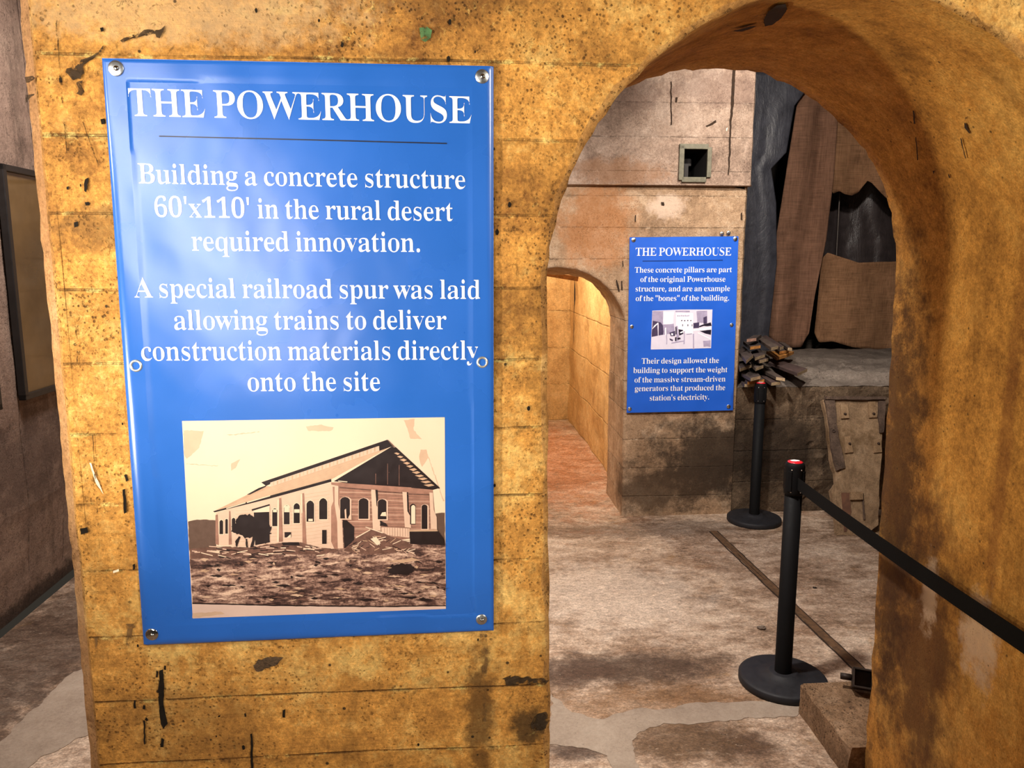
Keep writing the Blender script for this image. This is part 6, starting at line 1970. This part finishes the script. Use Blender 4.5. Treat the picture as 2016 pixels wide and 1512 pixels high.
def frame_on_side(d0, d1, z0, z1, label):
    c = W(SL, (d0 + d1) / 2, z0)
    f = thing('picture_frame', c, label, 'picture frame', 'black framed pictures on the aisle wall')
    ax = (W(0, 1, 0), W(1, 0, 0), Vector((0, 0, 1)))
    bw, dp = 0.03, 0.035
    m = MB()
    m.box(W(SL + dp / 2 + 0.012, d0 + bw / 2, (z0 + z1) / 2), bw, dp, z1 - z0, ax, 0.004)
    m.box(W(SL + dp / 2 + 0.012, d1 - bw / 2, (z0 + z1) / 2), bw, dp, z1 - z0, ax, 0.004)
    m.box(W(SL + dp / 2 + 0.012, (d0 + d1) / 2, z1 - bw / 2), d1 - d0, dp, bw, ax, 0.004)
    m.box(W(SL + dp / 2 + 0.012, (d0 + d1) / 2, z0 + bw / 2), d1 - d0, dp, bw, ax, 0.004)
    m.build('frame', M_frame, f)
    m = MB()
    m.box(W(SL + 0.024, (d0 + d1) / 2, (z0 + z1) / 2), d1 - d0 - 0.05, 0.012, z1 - z0 - 0.05, ax, 0.001)
    m.build('picture', M_pic, f)
    return f


q0, q1 = on_side(5, 322, SL + 0.04), on_side(44, 790, SL + 0.04)
dl = (q0[0] * 0.6 + q1[0] * 0.4)
frame_on_side(dl, dl + 0.85, q1[1], q0[1], 'tall black picture frame on the grey aisle wall, half hidden by the pier')
q2 = on_side(3, 806, SL + 0.04)
frame_on_side(q2[0] - 0.80, q2[0], q2[1], q2[1] + 1.1, 'black picture frame on the aisle wall, only its edge in view')

# ------------------------------------------------------------------ metal frame of the square recess
M_gal = plain('dull green grey metal', srgb(104, 100, 84), 0.6, metallic=0.4, var=0.35, scale=40, bump=0.3)
rf = thing('recess_frame', W((r0[0] + r1[0]) / 2, DU, r0[1]), 'square grey metal frame around the dark recess high on the pillar', 'frame')
ax = (W(1, 0, 0), W(0, 1, 0), Vector((0, 0, 1)))
fw = 0.032
scx, scz = (r0[0] + r1[0]) / 2, (r0[1] + r1[1]) / 2
ws, hs = r1[0] - r0[0], r1[1] - r0[1]
for nm, c_, a_, b_ in (('top_bar', W(scx - 0.01, DU - 0.006, r1[1] + 0.002), ws + 0.02, fw), ('bottom_bar', W(scx - 0.004, DU - 0.006, r0[1] - 0.006), ws - 0.01, fw),
                       ('side_bar', W(r0[0] - 0.004, DU - 0.006, scz), fw, hs + 0.02), ('side_bar', W(r1[0] + 0.008, DU - 0.006, scz + 0.004), fw * 0.9, hs - 0.01)):
    m = MB()
    m.box(c_, a_, 0.02, b_, ax, 0.003)
    m.build(nm, M_gal, rf)
m = MB()
m.box(W(r0[0] + 0.05, DU + 0.18, scz + 0.02), 0.11, 0.10, 0.05, ax, 0.01)
m.box(W(r0[0] + 0.07, DU + 0.14, scz - 0.04), 0.03, 0.03, 0.10, ax, 0.006)
m.build('bracket', plain('black iron', srgb(40, 36, 34), 0.7, var=0.3), rf)

# ------------------------------------------------------------------ square steel socket on the curb, stone chip on the floor, beam in the corridor
M_iron = plain('rusty black steel', srgb(44, 34, 28), 0.55, metallic=0.5, var=0.4, scale=50, bump=0.3)
sb, db_ = on_level(1697, 1366, 0.122)
sk = thing('steel_socket', W(sb, db_, 0.122), 'square black steel tube stub on the curb beside the jamb', 'socket')
Z = (W(-0.35, -0.75, 0.55)).normalized()
X = W(0.9, -0.43, 0).normalized()
Y = Z.cross(X)
X = Y.cross(Z)
cc = W(sb + 0.005, db_ + 0.012, 0.122 + 0.052)
m = MB()
t_, a_ = 0.007, 0.072
for (dx, dy, wx, wy) in ((-(a_ - t_) / 2, 0, t_, a_), ((a_ - t_) / 2, 0, t_, a_), (0, -(a_ - t_) / 2, a_ - 2 * t_, t_), (0, (a_ - t_) / 2, a_ - 2 * t_, t_)):
    m.box(cc + X * dx + Y * dy, wx, wy, 0.066, (X, Y, Z), 0.001)
m.box(cc - Z * 0.028, a_ - 2 * t_, a_ - 2 * t_, 0.008, (X, Y, Z))
m.build('tube', M_iron, sk)
m = MB()
m.smooth = True
m.lathe([(0.0, -0.03), (0.012, -0.03), (0.012, 0.008), (0, 0.01)], cc - X * 0.046 - Z * 0.01, X, 14, caps=False)
m.build('pin', M_iron, sk, weld=1e-5)


def pebble(px, py, z, r, mat, label, flat=0.5, name='stone_chip'):
    s, d = on_level(px, py, z)
    o = thing(name, W(s, d, z), label, 'stone')
    bm = bmesh.new()
    bmesh.ops.create_icosphere(bm, subdivisions=3, radius=1.0)
    m = MB()
    vs = []
    for v in bm.verts:
        k = 1 + 0.3 * fbm(v.co.x * 1.3, v.co.y * 1.3, v.co.z * 1.3, px)
        vs.append(W(s, d, z) + Vector((v.co.x * r * 1.3 * k, v.co.y * r * k, max(0, (v.co.z + 0.75)) * r * flat * k)))
    bm.verts.index_update()
    m.add(vs, [[v.index for v in f.verts] for f in bm.faces])
    bm.free()
    m.build('stone', mat, o)
    return o


pebble(1499, 1238, 0, 0.016, plain('pale and dark stone', srgb(110, 96, 84), 0.8, var=0.6, scale=60), 'small stone chip lying on the floor left of the near barrier post')
pebble(1604, 1158, 0, 0.008, M_iron, 'tiny dark chip on the floor right of the near barrier post')
b0 = on_wall(1088, 538, 5.75)
b1 = on_wall(1136, 549, 5.75)
bm_ = thing('wooden_beam', W(b1[0], 5.75, b1[1]), 'wooden beam end under the ceiling of the lit corridor', 'beam')
m = MB()
A, B = W(b1[0] - 0.75, 5.75, b0[1] + 0.08), W(b1[0], 5.75, b1[1])
Xb = (B - A).normalized()
Yb = W(0, 1, 0)
Zb = Xb.cross(Yb)
m.box((A + B) / 2, (B - A).length, 0.12, 0.035, (Xb, Yb, Zb), 0.004)
m.build('timber', board_mat('corridor timber', srgb(170, 118, 66), 0), bm_)
